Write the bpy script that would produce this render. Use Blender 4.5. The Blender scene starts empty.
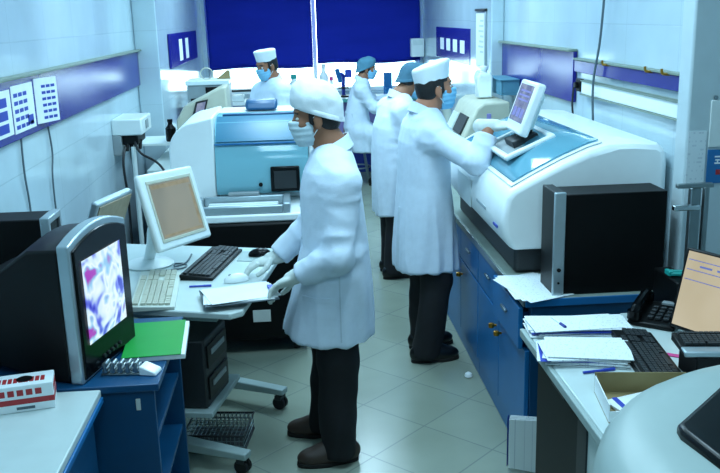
import bpy, math, random
import numpy as np
from mathutils import Vector, Matrix, noise as mnoise
from mathutils.bvhtree import BVHTree
random.seed(7)
COL = bpy.context.scene.collection
R = math.radians

# ------------------------------------------------------------------ materials
def hx(s):
    s = s.lstrip('#')
    c = [int(s[i:i + 2], 16) / 255 for i in (0, 2, 4)]
    return tuple(x / 12.92 if x <= .04045 else ((x + .055) / 1.055) ** 2.4 for x in c) + (1,)

MATS = {}
def mat(name, col, rough=.5, metal=0, var=.06, scale=12, bump=0, bscale=60, spec=.5, coat=0, emit=None, estr=0, trans=0):
    if name in MATS: return MATS[name]
    m = bpy.data.materials.new(name); m.use_nodes = True
    nt = m.node_tree; b = nt.nodes['Principled BSDF']
    c = hx(col) if isinstance(col, str) else col
    b.inputs['Roughness'].default_value = rough
    b.inputs['Metallic'].default_value = metal
    b.inputs['Specular IOR Level'].default_value = spec
    b.inputs['Coat Weight'].default_value = coat
    b.inputs['Base Color'].default_value = c
    b.inputs['Transmission Weight'].default_value = trans
    tc = nt.nodes.new('ShaderNodeTexCoord')
    if var:
        n = nt.nodes.new('ShaderNodeTexNoise'); n.inputs['Scale'].default_value = scale; n.inputs['Detail'].default_value = 4
        nt.links.new(tc.outputs['Object'], n.inputs['Vector'])
        r = nt.nodes.new('ShaderNodeMapRange')
        r.inputs['From Min'].default_value = .3; r.inputs['From Max'].default_value = .7
        r.inputs['To Min'].default_value = 1 - var; r.inputs['To Max'].default_value = 1 + var
        nt.links.new(n.outputs['Fac'], r.inputs['Value'])
        mx = nt.nodes.new('ShaderNodeVectorMath'); mx.operation = 'SCALE'
        mx.inputs[0].default_value = c[:3]
        nt.links.new(r.outputs['Result'], mx.inputs['Scale'])
        nt.links.new(mx.outputs['Vector'], b.inputs['Base Color'])
    if bump:
        n2 = nt.nodes.new('ShaderNodeTexNoise'); n2.inputs['Scale'].default_value = bscale; n2.inputs['Detail'].default_value = 3
        nt.links.new(tc.outputs['Object'], n2.inputs['Vector'])
        bp = nt.nodes.new('ShaderNodeBump'); bp.inputs['Strength'].default_value = bump; bp.inputs['Distance'].default_value = .01
        nt.links.new(n2.outputs['Fac'], bp.inputs['Height']); nt.links.new(bp.outputs['Normal'], b.inputs['Normal'])
    if emit:
        b.inputs['Emission Color'].default_value = hx(emit); b.inputs['Emission Strength'].default_value = estr
    MATS[name] = m
    return m

def tile_mat(name, col, grout, w, h, rough, rot=(0, 0, 0), loc=(0, 0, 0), mortar=.006, var=.05, wall=None):
    m = bpy.data.materials.new(name); m.use_nodes = True
    nt = m.node_tree; b = nt.nodes['Principled BSDF']
    tc = nt.nodes.new('ShaderNodeTexCoord'); mp = nt.nodes.new('ShaderNodeMapping')
    mp.inputs['Rotation'].default_value = rot; mp.inputs['Location'].default_value = loc
    src = tc.outputs['Object']
    if wall:
        sp = nt.nodes.new('ShaderNodeSeparateXYZ'); cb = nt.nodes.new('ShaderNodeCombineXYZ')
        nt.links.new(src, sp.inputs[0])
        nt.links.new(sp.outputs[wall], cb.inputs[0]); nt.links.new(sp.outputs['Z'], cb.inputs[1])
        src = cb.outputs[0]
    nt.links.new(src, mp.inputs['Vector'])
    br = nt.nodes.new('ShaderNodeTexBrick'); br.offset = 0; br.squash = 1
    br.inputs['Scale'].default_value = 1; br.inputs['Brick Width'].default_value = w; br.inputs['Row Height'].default_value = h
    br.inputs['Mortar Size'].default_value = mortar; br.inputs['Mortar Smooth'].default_value = .3
    c = hx(col)
    br.inputs['Color1'].default_value = tuple(x * (1 - var) for x in c[:3]) + (1,)
    br.inputs['Color2'].default_value = tuple(x * (1 + var) for x in c[:3]) + (1,)
    br.inputs['Mortar'].default_value = hx(grout)
    nt.links.new(mp.outputs['Vector'], br.inputs['Vector'])
    ns = nt.nodes.new('ShaderNodeTexNoise'); ns.inputs['Scale'].default_value = 3; ns.inputs['Detail'].default_value = 6
    nt.links.new(tc.outputs['Object'], ns.inputs['Vector'])
    mr = nt.nodes.new('ShaderNodeMapRange'); mr.inputs['From Min'].default_value = .3; mr.inputs['From Max'].default_value = .7
    mr.inputs['To Min'].default_value = .93; mr.inputs['To Max'].default_value = 1.05
    nt.links.new(ns.outputs['Fac'], mr.inputs['Value'])
    sc = nt.nodes.new('ShaderNodeVectorMath'); sc.operation = 'SCALE'
    nt.links.new(br.outputs['Color'], sc.inputs[0]); nt.links.new(mr.outputs['Result'], sc.inputs['Scale'])
    nt.links.new(sc.outputs['Vector'], b.inputs['Base Color'])
    rr = nt.nodes.new('ShaderNodeMapRange'); rr.inputs['To Min'].default_value = rough * .8; rr.inputs['To Max'].default_value = rough * 1.3
    nt.links.new(ns.outputs['Fac'], rr.inputs['Value']); nt.links.new(rr.outputs['Result'], b.inputs['Roughness'])
    bp = nt.nodes.new('ShaderNodeBump'); bp.inputs['Strength'].default_value = .25; bp.inputs['Distance'].default_value = .002; bp.invert = True
    nt.links.new(br.outputs['Fac'], bp.inputs['Height']); nt.links.new(bp.outputs['Normal'], b.inputs['Normal'])
    MATS[name] = m
    return m

def glass_mat(name, tint, fac=.75, rough=.05, body=None):
    """clear tinted plastic: see-through tint, a little body colour, a glossy skin"""
    m = bpy.data.materials.new(name); m.use_nodes = True; nt = m.node_tree; nt.nodes.clear()
    out = nt.nodes.new('ShaderNodeOutputMaterial')
    tr = nt.nodes.new('ShaderNodeBsdfTransparent'); tr.inputs[0].default_value = hx(tint)
    df = nt.nodes.new('ShaderNodeBsdfDiffuse'); df.inputs[0].default_value = hx(body or tint)
    gl = nt.nodes.new('ShaderNodeBsdfGlossy'); gl.inputs['Roughness'].default_value = rough
    m1 = nt.nodes.new('ShaderNodeMixShader'); m1.inputs[0].default_value = 1 - fac
    nt.links.new(tr.outputs[0], m1.inputs[1]); nt.links.new(df.outputs[0], m1.inputs[2])
    fr = nt.nodes.new('ShaderNodeFresnel'); fr.inputs[0].default_value = 1.45
    m2 = nt.nodes.new('ShaderNodeMixShader'); nt.links.new(fr.outputs[0], m2.inputs[0])
    nt.links.new(m1.outputs[0], m2.inputs[1]); nt.links.new(gl.outputs[0], m2.inputs[2])
    nt.links.new(m2.outputs[0], out.inputs[0]); MATS[name] = m
    return m

def blind_mat(name, col):
    m = bpy.data.materials.new(name); m.use_nodes = True; nt = m.node_tree; nt.nodes.clear()
    out = nt.nodes.new('ShaderNodeOutputMaterial'); tc = nt.nodes.new('ShaderNodeTexCoord')
    w = nt.nodes.new('ShaderNodeTexNoise'); w.inputs['Scale'].default_value = 2.2; w.inputs['Detail'].default_value = 3
    mp = nt.nodes.new('ShaderNodeMapping'); mp.inputs['Scale'].default_value = (.6, .6, 2.5)
    nt.links.new(tc.outputs['Object'], mp.inputs[0]); nt.links.new(mp.outputs[0], w.inputs['Vector'])
    mr = nt.nodes.new('ShaderNodeMapRange'); mr.inputs['To Min'].default_value = .75; mr.inputs['To Max'].default_value = 1.25
    nt.links.new(w.outputs['Fac'], mr.inputs[0])
    sc = nt.nodes.new('ShaderNodeVectorMath'); sc.operation = 'SCALE'; sc.inputs[0].default_value = hx(col)[:3]
    nt.links.new(mr.outputs[0], sc.inputs['Scale'])
    d = nt.nodes.new('ShaderNodeBsdfDiffuse'); t = nt.nodes.new('ShaderNodeBsdfTranslucent')
    nt.links.new(sc.outputs[0], d.inputs[0]); nt.links.new(sc.outputs[0], t.inputs[0])
    mx = nt.nodes.new('ShaderNodeMixShader'); mx.inputs[0].default_value = .12
    nt.links.new(d.outputs[0], mx.inputs[1]); nt.links.new(t.outputs[0], mx.inputs[2])
    nt.links.new(mx.outputs[0], out.inputs[0]); MATS[name] = m
    return m

def print_mat(name, paper, ink, rows, axis_u='X', axis_v='Y', density=.5, margin=.0, rough=.7):
    """paper with lines of small print: rows per metre along v, broken into words along u"""
    m = bpy.data.materials.new(name); m.use_nodes = True; nt = m.node_tree; b = nt.nodes['Principled BSDF']
    b.inputs['Roughness'].default_value = rough
    tc = nt.nodes.new('ShaderNodeTexCoord'); sp = nt.nodes.new('ShaderNodeSeparateXYZ'); nt.links.new(tc.outputs['Object'], sp.inputs[0])
    def math_(op, a, bv=None, c=None):
        n = nt.nodes.new('ShaderNodeMath'); n.operation = op
        for i, v in enumerate((a, bv, c)):
            if v is None: continue
            if isinstance(v, (int, float)): n.inputs[i].default_value = v
            else: nt.links.new(v, n.inputs[i])
        return n.outputs[0]
    v = math_('MULTIPLY', sp.outputs[axis_v], rows); fr = math_('FRACT', v); fl = math_('FLOOR', v)
    line = math_('LESS_THAN', fr, .42)
    cb = nt.nodes.new('ShaderNodeCombineXYZ')
    nt.links.new(math_('MULTIPLY', sp.outputs[axis_u], rows * 1.1), cb.inputs[0]); nt.links.new(math_('MULTIPLY', fl, 7.31), cb.inputs[1])
    n = nt.nodes.new('ShaderNodeTexNoise'); n.inputs['Scale'].default_value = 1; n.inputs['Detail'].default_value = 3
    nt.links.new(cb.outputs[0], n.inputs['Vector'])
    word = math_('GREATER_THAN', n.outputs['Fac'], 1 - density)
    k = math_('MULTIPLY', line, word)
    mx = nt.nodes.new('ShaderNodeMix'); mx.data_type = 'RGBA'
    mx.inputs[6].default_value = hx(paper); mx.inputs[7].default_value = hx(ink)
    nt.links.new(math_('MULTIPLY', k, .38), mx.inputs[0]); nt.links.new(mx.outputs[2], b.inputs['Base Color'])
    MATS[name] = m
    return m

def screen_mat(name, cols, scale, strength, stops, lines=False):
    """a lit display: blotches of colour"""
    m = bpy.data.materials.new(name); m.use_nodes = True; nt = m.node_tree; b = nt.nodes['Principled BSDF']
    b.inputs['Base Color'].default_value = (.01, .01, .012, 1); b.inputs['Roughness'].default_value = .25
    tc = nt.nodes.new('ShaderNodeTexCoord'); n = nt.nodes.new('ShaderNodeTexNoise')
    n.inputs['Scale'].default_value = scale; n.inputs['Detail'].default_value = 2; n.inputs['Distortion'].default_value = .4
    nt.links.new(tc.outputs['Object'], n.inputs['Vector'])
    cr = nt.nodes.new('ShaderNodeValToRGB'); cr.color_ramp.interpolation = 'LINEAR'
    while len(cr.color_ramp.elements) < len(cols): cr.color_ramp.elements.new(.5)
    for e, c, s in zip(cr.color_ramp.elements, cols, stops): e.position = s; e.color = hx(c)
    nt.links.new(n.outputs['Fac'], cr.inputs[0]); nt.links.new(cr.outputs[0], b.inputs['Emission Color'])
    b.inputs['Emission Strength'].default_value = strength; MATS[name] = m
    return m

# ------------------------------------------------------------------ mesh builder
class MB:
    def __init__(s): s.v = []; s.f = []
    def add(s, vs, fs):
        o = len(s.v); s.v += [tuple(p) for p in vs]; s.f += [[i + o for i in f] for f in fs]; return s
    def box(s, x0, x1, y0, y1, z0, z1):
        return s.add([(x, y, z) for x in (x0, x1) for y in (y0, y1) for z in (z0, z1)],
                     [(0, 1, 3, 2), (4, 6, 7, 5), (0, 4, 5, 1), (2, 3, 7, 6), (0, 2, 6, 4), (1, 5, 7, 3)])
    def obox(s, c, u, v, w):
        """box from centre and three half-extent vectors"""
        c, u, v, w = map(Vector, (c, u, v, w))
        if u.cross(v).dot(w) < 0: w = -w
        return s.add([c + a * u + b * v + d * w for a in (-1, 1) for b in (-1, 1) for d in (-1, 1)],
                     [(0, 1, 3, 2), (4, 6, 7, 5), (0, 4, 5, 1), (2, 3, 7, 6), (0, 2, 6, 4), (1, 5, 7, 3)])
    def cyl(s, a, b, r0, r1=None, n=16):
        r1 = r0 if r1 is None else r1
        a, b = Vector(a), Vector(b); d = (b - a).normalized(); u = d.orthogonal().normalized(); w = d.cross(u)
        vs = []
        for p, r in ((a, r0), (b, r1)):
            vs += [p + r * (math.cos(2 * math.pi * i / n) * u + math.sin(2 * math.pi * i / n) * w) for i in range(n)]
        fs = [(i, (i + 1) % n, n + (i + 1) % n, n + i) for i in range(n)] + [list(range(n))[::-1], list(range(n, 2 * n))]
        return s.add(vs, fs)
    def tube(s, pts, r, n=8, smooth=3):
        P = [Vector(p) for p in pts]
        if smooth and len(P) > 2:
            Q = []
            for i in range(len(P) - 1):
                p0 = P[max(i - 1, 0)]; p1 = P[i]; p2 = P[i + 1]; p3 = P[min(i + 2, len(P) - 1)]
                for k in range(smooth * 2):
                    t = k / (smooth * 2)
                    Q.append(.5 * ((2 * p1) + (p2 - p0) * t + (2 * p0 - 5 * p1 + 4 * p2 - p3) * t * t + (3 * p1 - p0 - 3 * p2 + p3) * t ** 3))
            Q.append(P[-1]); P = Q
        rs = r if isinstance(r, (list, tuple)) else [r] * len(P)
        vs = []; u = None
        for i, p in enumerate(P):
            d = (P[min(i + 1, len(P) - 1)] - P[max(i - 1, 0)]).normalized()
            u = d.orthogonal().normalized() if u is None else (u - d * u.dot(d)).normalized()
            w = d.cross(u)
            vs += [p + rs[i] * (math.cos(2 * math.pi * k / n) * u + math.sin(2 * math.pi * k / n) * w) for k in range(n)]
        fs = []
        for i in range(len(P) - 1):
            fs += [(i * n + k, i * n + (k + 1) % n, (i + 1) * n + (k + 1) % n, (i + 1) * n + k) for k in range(n)]
        fs += [list(range(n))[::-1], list(range((len(P) - 1) * n, len(P) * n))]
        return s.add(vs, fs)
    def prism(s, poly, axis, a, b):
        """polygon in the plane normal to axis ('x': (y,z), 'y': (x,z), 'z': (x,y)) pushed from a to b"""
        def P(p, t): return {'x': (t, p[0], p[1]), 'y': (p[0], t, p[1]), 'z': (p[0], p[1], t)}[axis]
        n = len(poly)
        ar = sum(poly[i][0] * poly[(i + 1) % n][1] - poly[(i + 1) % n][0] * poly[i][1] for i in range(n))
        if (ar < 0) != (axis == 'y'): poly = poly[::-1]
        if a > b: a, b = b, a
        vs = [P(p, a) for p in poly] + [P(p, b) for p in poly]
        fs = [list(range(n))[::-1], list(range(n, 2 * n))] + [(i, (i + 1) % n, n + (i + 1) % n, n + i) for i in range(n)]
        return s.add(vs, fs)
    def lathe(s, prof, c=(0, 0, 0), n=24):
        cx, cy, cz = c; vs = []
        for r, z in prof: vs += [(cx + r * math.cos(2 * math.pi * k / n), cy + r * math.sin(2 * math.pi * k / n), cz + z) for k in range(n)]
        fs = []
        for i in range(len(prof) - 1): fs += [(i * n + k, i * n + (k + 1) % n, (i + 1) * n + (k + 1) % n, (i + 1) * n + k) for k in range(n)]
        fs += [list(range(n))[::-1], list(range((len(prof) - 1) * n, len(prof) * n))]
        return s.add(vs, fs)
    def loft(s, rings, cap=True):
        n = len(rings[0]); vs = [p for r in rings for p in r]; fs = []
        for i in range(len(rings) - 1): fs += [(i * n + k, i * n + (k + 1) % n, (i + 1) * n + (k + 1) % n, (i + 1) * n + k) for k in range(n)]
        if cap: fs += [list(range(n))[::-1], list(range((len(rings) - 1) * n, len(rings) * n))]
        return s.add(vs, fs)
    def xf(s, M):
        s.v = [tuple(M @ Vector(p)) for p in s.v]; return s
    def build(s, name, m, parent=None, world=False, bevel=0, smooth=True, seg=2, loc=None, rotz=0, angle=35):
        vs = s.v
        if world and parent is not None:
            W = root_matrix(parent).inverted(); vs = [tuple(W @ Vector(p)) for p in vs]
        elif world:
            loc = loc or Vector([sum(p[i] for p in vs) / len(vs) for i in (0, 1)] + [min(p[2] for p in vs)])
            vs = [tuple(Vector(p) - Vector(loc)) for p in vs]
        me = bpy.data.meshes.new(name); me.from_pydata(vs, [], s.f); me.update()
        return link(name, me, m, parent, bevel, smooth, seg, loc, rotz, angle)

def link(name, me, m, parent=None, bevel=0, smooth=True, seg=2, loc=None, rotz=0, angle=35):
    me.materials.append(MATS[m] if isinstance(m, str) else m)
    o = bpy.data.objects.new(name, me); COL.objects.link(o)
    if loc: o.location = loc
    if rotz: o.rotation_euler.z = rotz
    if parent is not None: o.parent = parent
    if smooth:
        me.polygons.foreach_set('use_smooth', [True] * len(me.polygons))
        if angle: me.set_sharp_from_angle(angle=R(angle))
    if bevel:
        b = o.modifiers.new('bevel', 'BEVEL'); b.width = bevel; b.segments = seg; b.limit_method = 'ANGLE'; b.angle_limit = R(40)
        b.harden_normals = False
    return o

def root_matrix(o):
    M = Matrix.Identity(4)
    while o is not None:
        L = Matrix.LocRotScale(o.location, o.rotation_euler, None); M = L @ M; o = o.parent
    return M

def tag(o, label, cat, group=None):
    o['label'] = label; o['category'] = cat
    if group: o['group'] = group
    return o
def thing(name, label, cat, loc=(0, 0, 0), rotz=0, group=None):
    o = bpy.data.objects.new(name, None); COL.objects.link(o); o.location = loc; o.rotation_euler.z = rotz
    o.empty_display_size = .1
    return tag(o, label, cat, group)
def struct(o): o['kind'] = 'structure'; return o

# ------------------------------------------------------------------ palette
mat('wall_paint', '#bccdd2', .35, var=.03)
mat('ceiling_white', '#e6eeee', .8)
mat('white_plastic', '#dde7e6', .35, var=.03)
mat('bright_plastic', '#eef5f5', .3, var=.02)
mat('beige_plastic', '#b9bba9', .5)
mat('aged_plastic', '#c9d2c8', .45)
mat('grey_plastic', '#8d979a', .45)
mat('dark_grey', '#23282b', .5)
mat('black_plastic', '#060708', .42, var=.1, spec=.25)
mat('black_metal', '#060708', .5, var=.12, spec=.2)
mat('black_gloss', '#050709', .25, spec=.2)
mat('silver', '#a9b8be', .35, metal=.6)
mat('chrome', '#c9d0d2', .15, metal=1)
mat('steel', '#8d9a9d', .3, metal=.9)
mat('brass', '#b5832f', .3, metal=.9)
mat('blue_laminate', '#0b4870', .35, var=.08, scale=6)
mat('blue_bright', '#186ca8', .35, var=.06, scale=5)
mat('blue_dark', '#0a2f5c', .4, var=.08)
mat('blue_inside', '#0a2744', .6)
mat('desk_white', '#c4d2d0', .3, var=.03)
mat('desk_edge', '#9fb0ad', .45)
mat('counter_grey', '#8c9b93', .4, var=.08, scale=20)
mat('teal_edge', '#4f9c94', .4)
mat('purple_panel', '#1f2180', .2, spec=.28, var=.05, scale=3, bump=.06, bscale=9)
mat('ledge', '#7d8c80', .5)
mat('paper', '#e9eff0', .75, var=.03)
mat('coat_cloth', '#d7e5f3', .85, var=.03, scale=30, bump=.12, bscale=180)
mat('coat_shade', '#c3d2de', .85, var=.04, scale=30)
mat('cap_white', '#e3ecf0', .85, var=.03, bump=.1, bscale=150)
mat('cap_deep', '#3a6478', .85, var=.08, bump=.15, bscale=150)
mat('cap_teal', '#5389a0', .85, var=.08, bump=.15, bscale=150)
mat('mask_white', '#c9dde4', .8, var=.03, bump=.1, bscale=120)
mat('mask_blue', '#7fc0e0', .8, var=.04, bump=.1, bscale=120)
mat('skin', '#96684f', .55, var=.08, scale=25, spec=.35)
mat('skin_fair', '#a9745a', .55, var=.08, scale=25, spec=.35)
mat('hair', '#0c0a0a', .5, var=.2, scale=90, bump=.4, bscale=200)
mat('eye_white', '#d8d8d2', .3, var=0)
mat('eye_dark', '#0a0706', .2, var=0)
mat('glove', '#d2dad4', .5, var=.05, scale=40, bump=.1, bscale=160)
mat('trousers', '#0b0d12', .85, var=.15, scale=40)
mat('shoe_brown', '#3a2c24', .45, var=.15)
mat('shoe_black', '#0a0b0c', .3, var=.1)
mat('sole', '#15120f', .8)
mat('shirt_olive', '#8b8a52', .8)
mat('rubber', '#0e1011', .7)
mat('cable', '#101417', .5, var=0)
mat('cable_grey', '#52626a', .5, var=0)
mat('green_card', '#139a3b', .35, var=.04)
mat('red_print', '#b02a2e', .5)
mat('blue_print', '#2741a5', .6)
mat('navy_print', '#1c2f86', .6)
mat('screen_tan', '#a08e72', .4, var=.1, scale=40)
mat('cardboard', '#8d7d55', .75, var=.08)
mat('pink', '#d8458f', .5)
mat('ink_blue', '#2740b0', .4)
mat('teal_plastic', '#1d9d94', .4)
mat('trolley_grey', '#9fb2b1', .4)
mat('label_paper', '#cfd6d2', .6)
mat('lavender', '#8a7fb8', .4)
mat('stand_box', '#15191c', .5)
mat('foreground_shell', '#a2b4b0', .38, var=.02)
tile_mat('floor_tiles', '#8d9788', '#78827a', .375, .375, .22, rot=(0, 0, R(45)), mortar=.004, var=.03)
tile_mat('wall_tile_side', '#bcd0d8', '#b0c4cc', .6, .3, .12, mortar=.003, var=.02, wall='Y')
tile_mat('wall_tile_back', '#bcd0d8', '#b0c4cc', .6, .3, .12, mortar=.003, var=.02, wall='X')
glass_mat('window_glass', '#f4ffff', .97)
glass_mat('cyan_clear', '#b4e8f4', .38, .08, '#9fe0ee')
glass_mat('cyan_band', '#3f94b4', .3, .3, '#35809f')
mat('lid_deck', '#8fd4ea', .3)
glass_mat('blue_clear', '#b4e6f5', .5, .1, '#86d4ee')
blind_mat('blind_blue', '#2230a0')
print_mat('form_print', '#e4ecee', '#4a5a86', 110, 'X', 'Y', .42)
print_mat('notice_print', '#dde8ec', '#9fb0bf', 60, 'X', 'Z', .45)
print_mat('lcd_beige', '#b6ab90', '#8f8468', 45, 'Y', 'Z', .45)
screen_mat('tv_picture', ['#2a2ab8', '#6f7fe6', '#c4e2f2', '#e4f4ff', '#8fc8ea', '#a03fb8'], 10, .8, [.36, .42, .47, .53, .58, .64])
screen_mat('lcd_tan', ['#83897c', '#939787', '#a09f8c'], 3, .62, [.3, .5, .7])
screen_mat('lcd_cream', ['#c4b896', '#cfc4a6', '#d8cfb4'], 3, .62, [.3, .5, .7])
screen_mat('lcd_bars', ['#8f8a68', '#a09a78', '#aaa486'], 20, .55, [.3, .5, .7])
screen_mat('lcd_lilac', ['#6f7fa8', '#8b9bc0', '#aab8d4'], 14, .55, [.35, .5, .65])

# ------------------------------------------------------------------ setting
XL, XR, YB, YF, ZC = -1.3, 1.6, 11.0, -2.0, 2.9
o = MB().box(XL - .4, XR + 1, YF, YB + .2, -.1, 0).build('floor', 'floor_tiles', smooth=False); struct(o)
struct(MB().box(XL - .4, XR + 1, YF, YB + .2, ZC, ZC + .1).build('ceiling', 'ceiling_white', smooth=False))
struct(MB().box(XL - .2, XL, YF, YB, 0, ZC).build('wall_left', 'wall_tile_side', smooth=False))
struct(MB().box(XR + .75, XR + .95, YF, 3.31, 0, ZC).build('wall_right_near', 'wall_tile_side', smooth=False))
struct(MB().box(XR, XR + .2, 3.42, YB, 0, ZC).build('wall_right', 'wall_tile_side', smooth=False))
struct(MB().box(XL - .2, XR + .95, YF - .2, YF, 0, ZC).build('wall_front', 'wall_paint', smooth=False))
WX0, WX1, WZ0, WZ1 = -1.06, 1.56, .95, 2.75
w = MB()
w.box(XL - .2, WX0, YB, YB + .2, 0, ZC); w.box(WX1, XR + .2, YB, YB + .2, 0, ZC)
w.box(WX0, WX1, YB, YB + .2, 0, WZ0); w.box(WX0, WX1, YB, YB + .2, WZ1, ZC)
struct(w.build('wall_back', 'wall_tile_back', smooth=False))
struct(MB().box(XL, -1.11, 7.4, YB, 0, ZC).build('pillar_left', 'wall_tile_side', bevel=.01))
struct(MB().box(1.5, XR, 6.7, 7.5, 0, ZC).build('pillar_right', 'wall_tile_side', bevel=.01))
struct(MB().box(1.525, XR + .75, 3.31, 3.42, 0, ZC).build('pillar_front', 'wall_paint', bevel=.01))
# window: frame, mullion, pane
fr = MB()
fr.box(WX0, WX1, YB + .06, YB + .12, WZ0, WZ0 + .05); fr.box(WX0, WX1, YB + .06, YB + .12, WZ1 - .05, WZ1)
fr.box(WX0, WX0 + .05, YB + .06, YB + .12, WZ0 + .05, WZ1 - .05); fr.box(WX1 - .05, WX1, YB + .06, YB + .12, WZ0 + .05, WZ1 - .05)
wf = struct(fr.build('window_1', 'bright_plastic', bevel=.006))
MB().box(.232, .278, YB + .05, YB + .125, WZ0 + .05, WZ1 - .05).build('window_mullion', 'bright_plastic', wf, bevel=.006)
MB().box(WX0 + .05, .225, YB + .085, YB + .091, WZ0 + .05, WZ1 - .05).build('window_pane', 'window_glass', wf, smooth=False)
MB().box(.285, WX1 - .05, YB + .085, YB + .091, WZ0 + .05, WZ1 - .05).build('window_pane', 'window_glass', wf, smooth=False)

def blind(x0, x1, zb, label):
    t = thing('roller_blind', label, 'blind', ((x0 + x1) / 2, YB - .05, zb), group='blue window blinds')
    m = MB(); nx, nz = 30, 24; h = 2.72 - zb; W = x1 - x0
    vs = []
    for j in range(nz + 1):
        for i in range(nx + 1):
            u = i / nx; v = j / nz
            vs.append((-W / 2 + W * u, .012 * math.sin(v * 9 + u * 2) * (1 - v * .5), v * h + (1 - v) * .012 * math.sin(u * 7 + x0)))
    m.add(vs, [(j * (nx + 1) + i, j * (nx + 1) + i + 1, (j + 1) * (nx + 1) + i + 1, (j + 1) * (nx + 1) + i) for j in range(nz) for i in range(nx)])
    ob = m.build('fabric', 'blind_blue', t, angle=0)
    sd = ob.modifiers.new('thick', 'SOLIDIFY'); sd.thickness = .002
    MB().cyl((-W / 2, .012, h), (W / 2, .012, h), .028).build('roller', 'silver', t)
    MB().tube([(-W / 2 + W * k / 10, .008 * math.sin(k), .004 + .012 * math.sin(k * .7 + x0)) for k in range(11)], .009).build('bottom_rail', 'navy_print', t)
blind(-1.04, .228, 1.275, 'wide navy blue window blind on the side of the person in the flat white cap')
blind(.282, 1.56, 1.305, 'wide navy blue window blind above the seated person in the teal cap')

# ------------------------------------------------------------------ SDF tool for people
def snets(D, lo, h):
    s = D < 0
    c = np.stack([s[dx:s.shape[0] - 1 + dx, dy:s.shape[1] - 1 + dy, dz:s.shape[2] - 1 + dz] for dx in (0, 1) for dy in (0, 1) for dz in (0, 1)])
    cnt = c.sum(0); act = (cnt > 0) & (cnt < 8)
    I = np.argwhere(act); idx = -np.ones(act.shape, int); idx[tuple(I.T)] = np.arange(len(I))
    acc = np.zeros((len(I), 3)); num = np.zeros(len(I))
    cor = [np.array(q) for q in [(a, b, d) for a in (0, 1) for b in (0, 1) for d in (0, 1)]]
    for p in cor:
        for ax in range(3):
            if p[ax]: continue
            q = p.copy(); q[ax] = 1
            A = D[tuple((I + p).T)]; B = D[tuple((I + q).T)]
            cr = (A < 0) != (B < 0)
            t = np.where(cr, A / np.where(A == B, 1, A - B), 0)
            P = p + (q - p) * t[:, None]
            acc[cr] += P[cr]; num[cr] += 1
    V = lo + h * (I + acc / num[:, None])
    F = []
    for ax in range(3):
        a1, a2 = (ax + 1) % 3, (ax + 2) % 3
        sl0 = [slice(None)] * 3; sl1 = [slice(None)] * 3; sl0[ax] = slice(0, -1); sl1[ax] = slice(1, None)
        A = s[tuple(sl0)]; B = s[tuple(sl1)]
        E = np.argwhere(A != B)
        ok = (E[:, a1] > 0) & (E[:, a2] > 0) & (E[:, a1] < D.shape[a1] - 1) & (E[:, a2] < D.shape[a2] - 1)
        E = E[ok]; ins = A[tuple(E.T)]
        e1 = np.zeros(3, int); e1[a1] = 1; e2 = np.zeros(3, int); e2[a2] = 1
        q = np.stack([idx[tuple((E - e1 - e2).T)], idx[tuple((E - e2).T)], idx[tuple(E.T)], idx[tuple((E - e1).T)]], 1)
        q[~ins] = q[~ins][:, ::-1]
        F.append(q)
    F = np.concatenate(F)
    return V, F[(F >= 0).all(1)]

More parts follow.
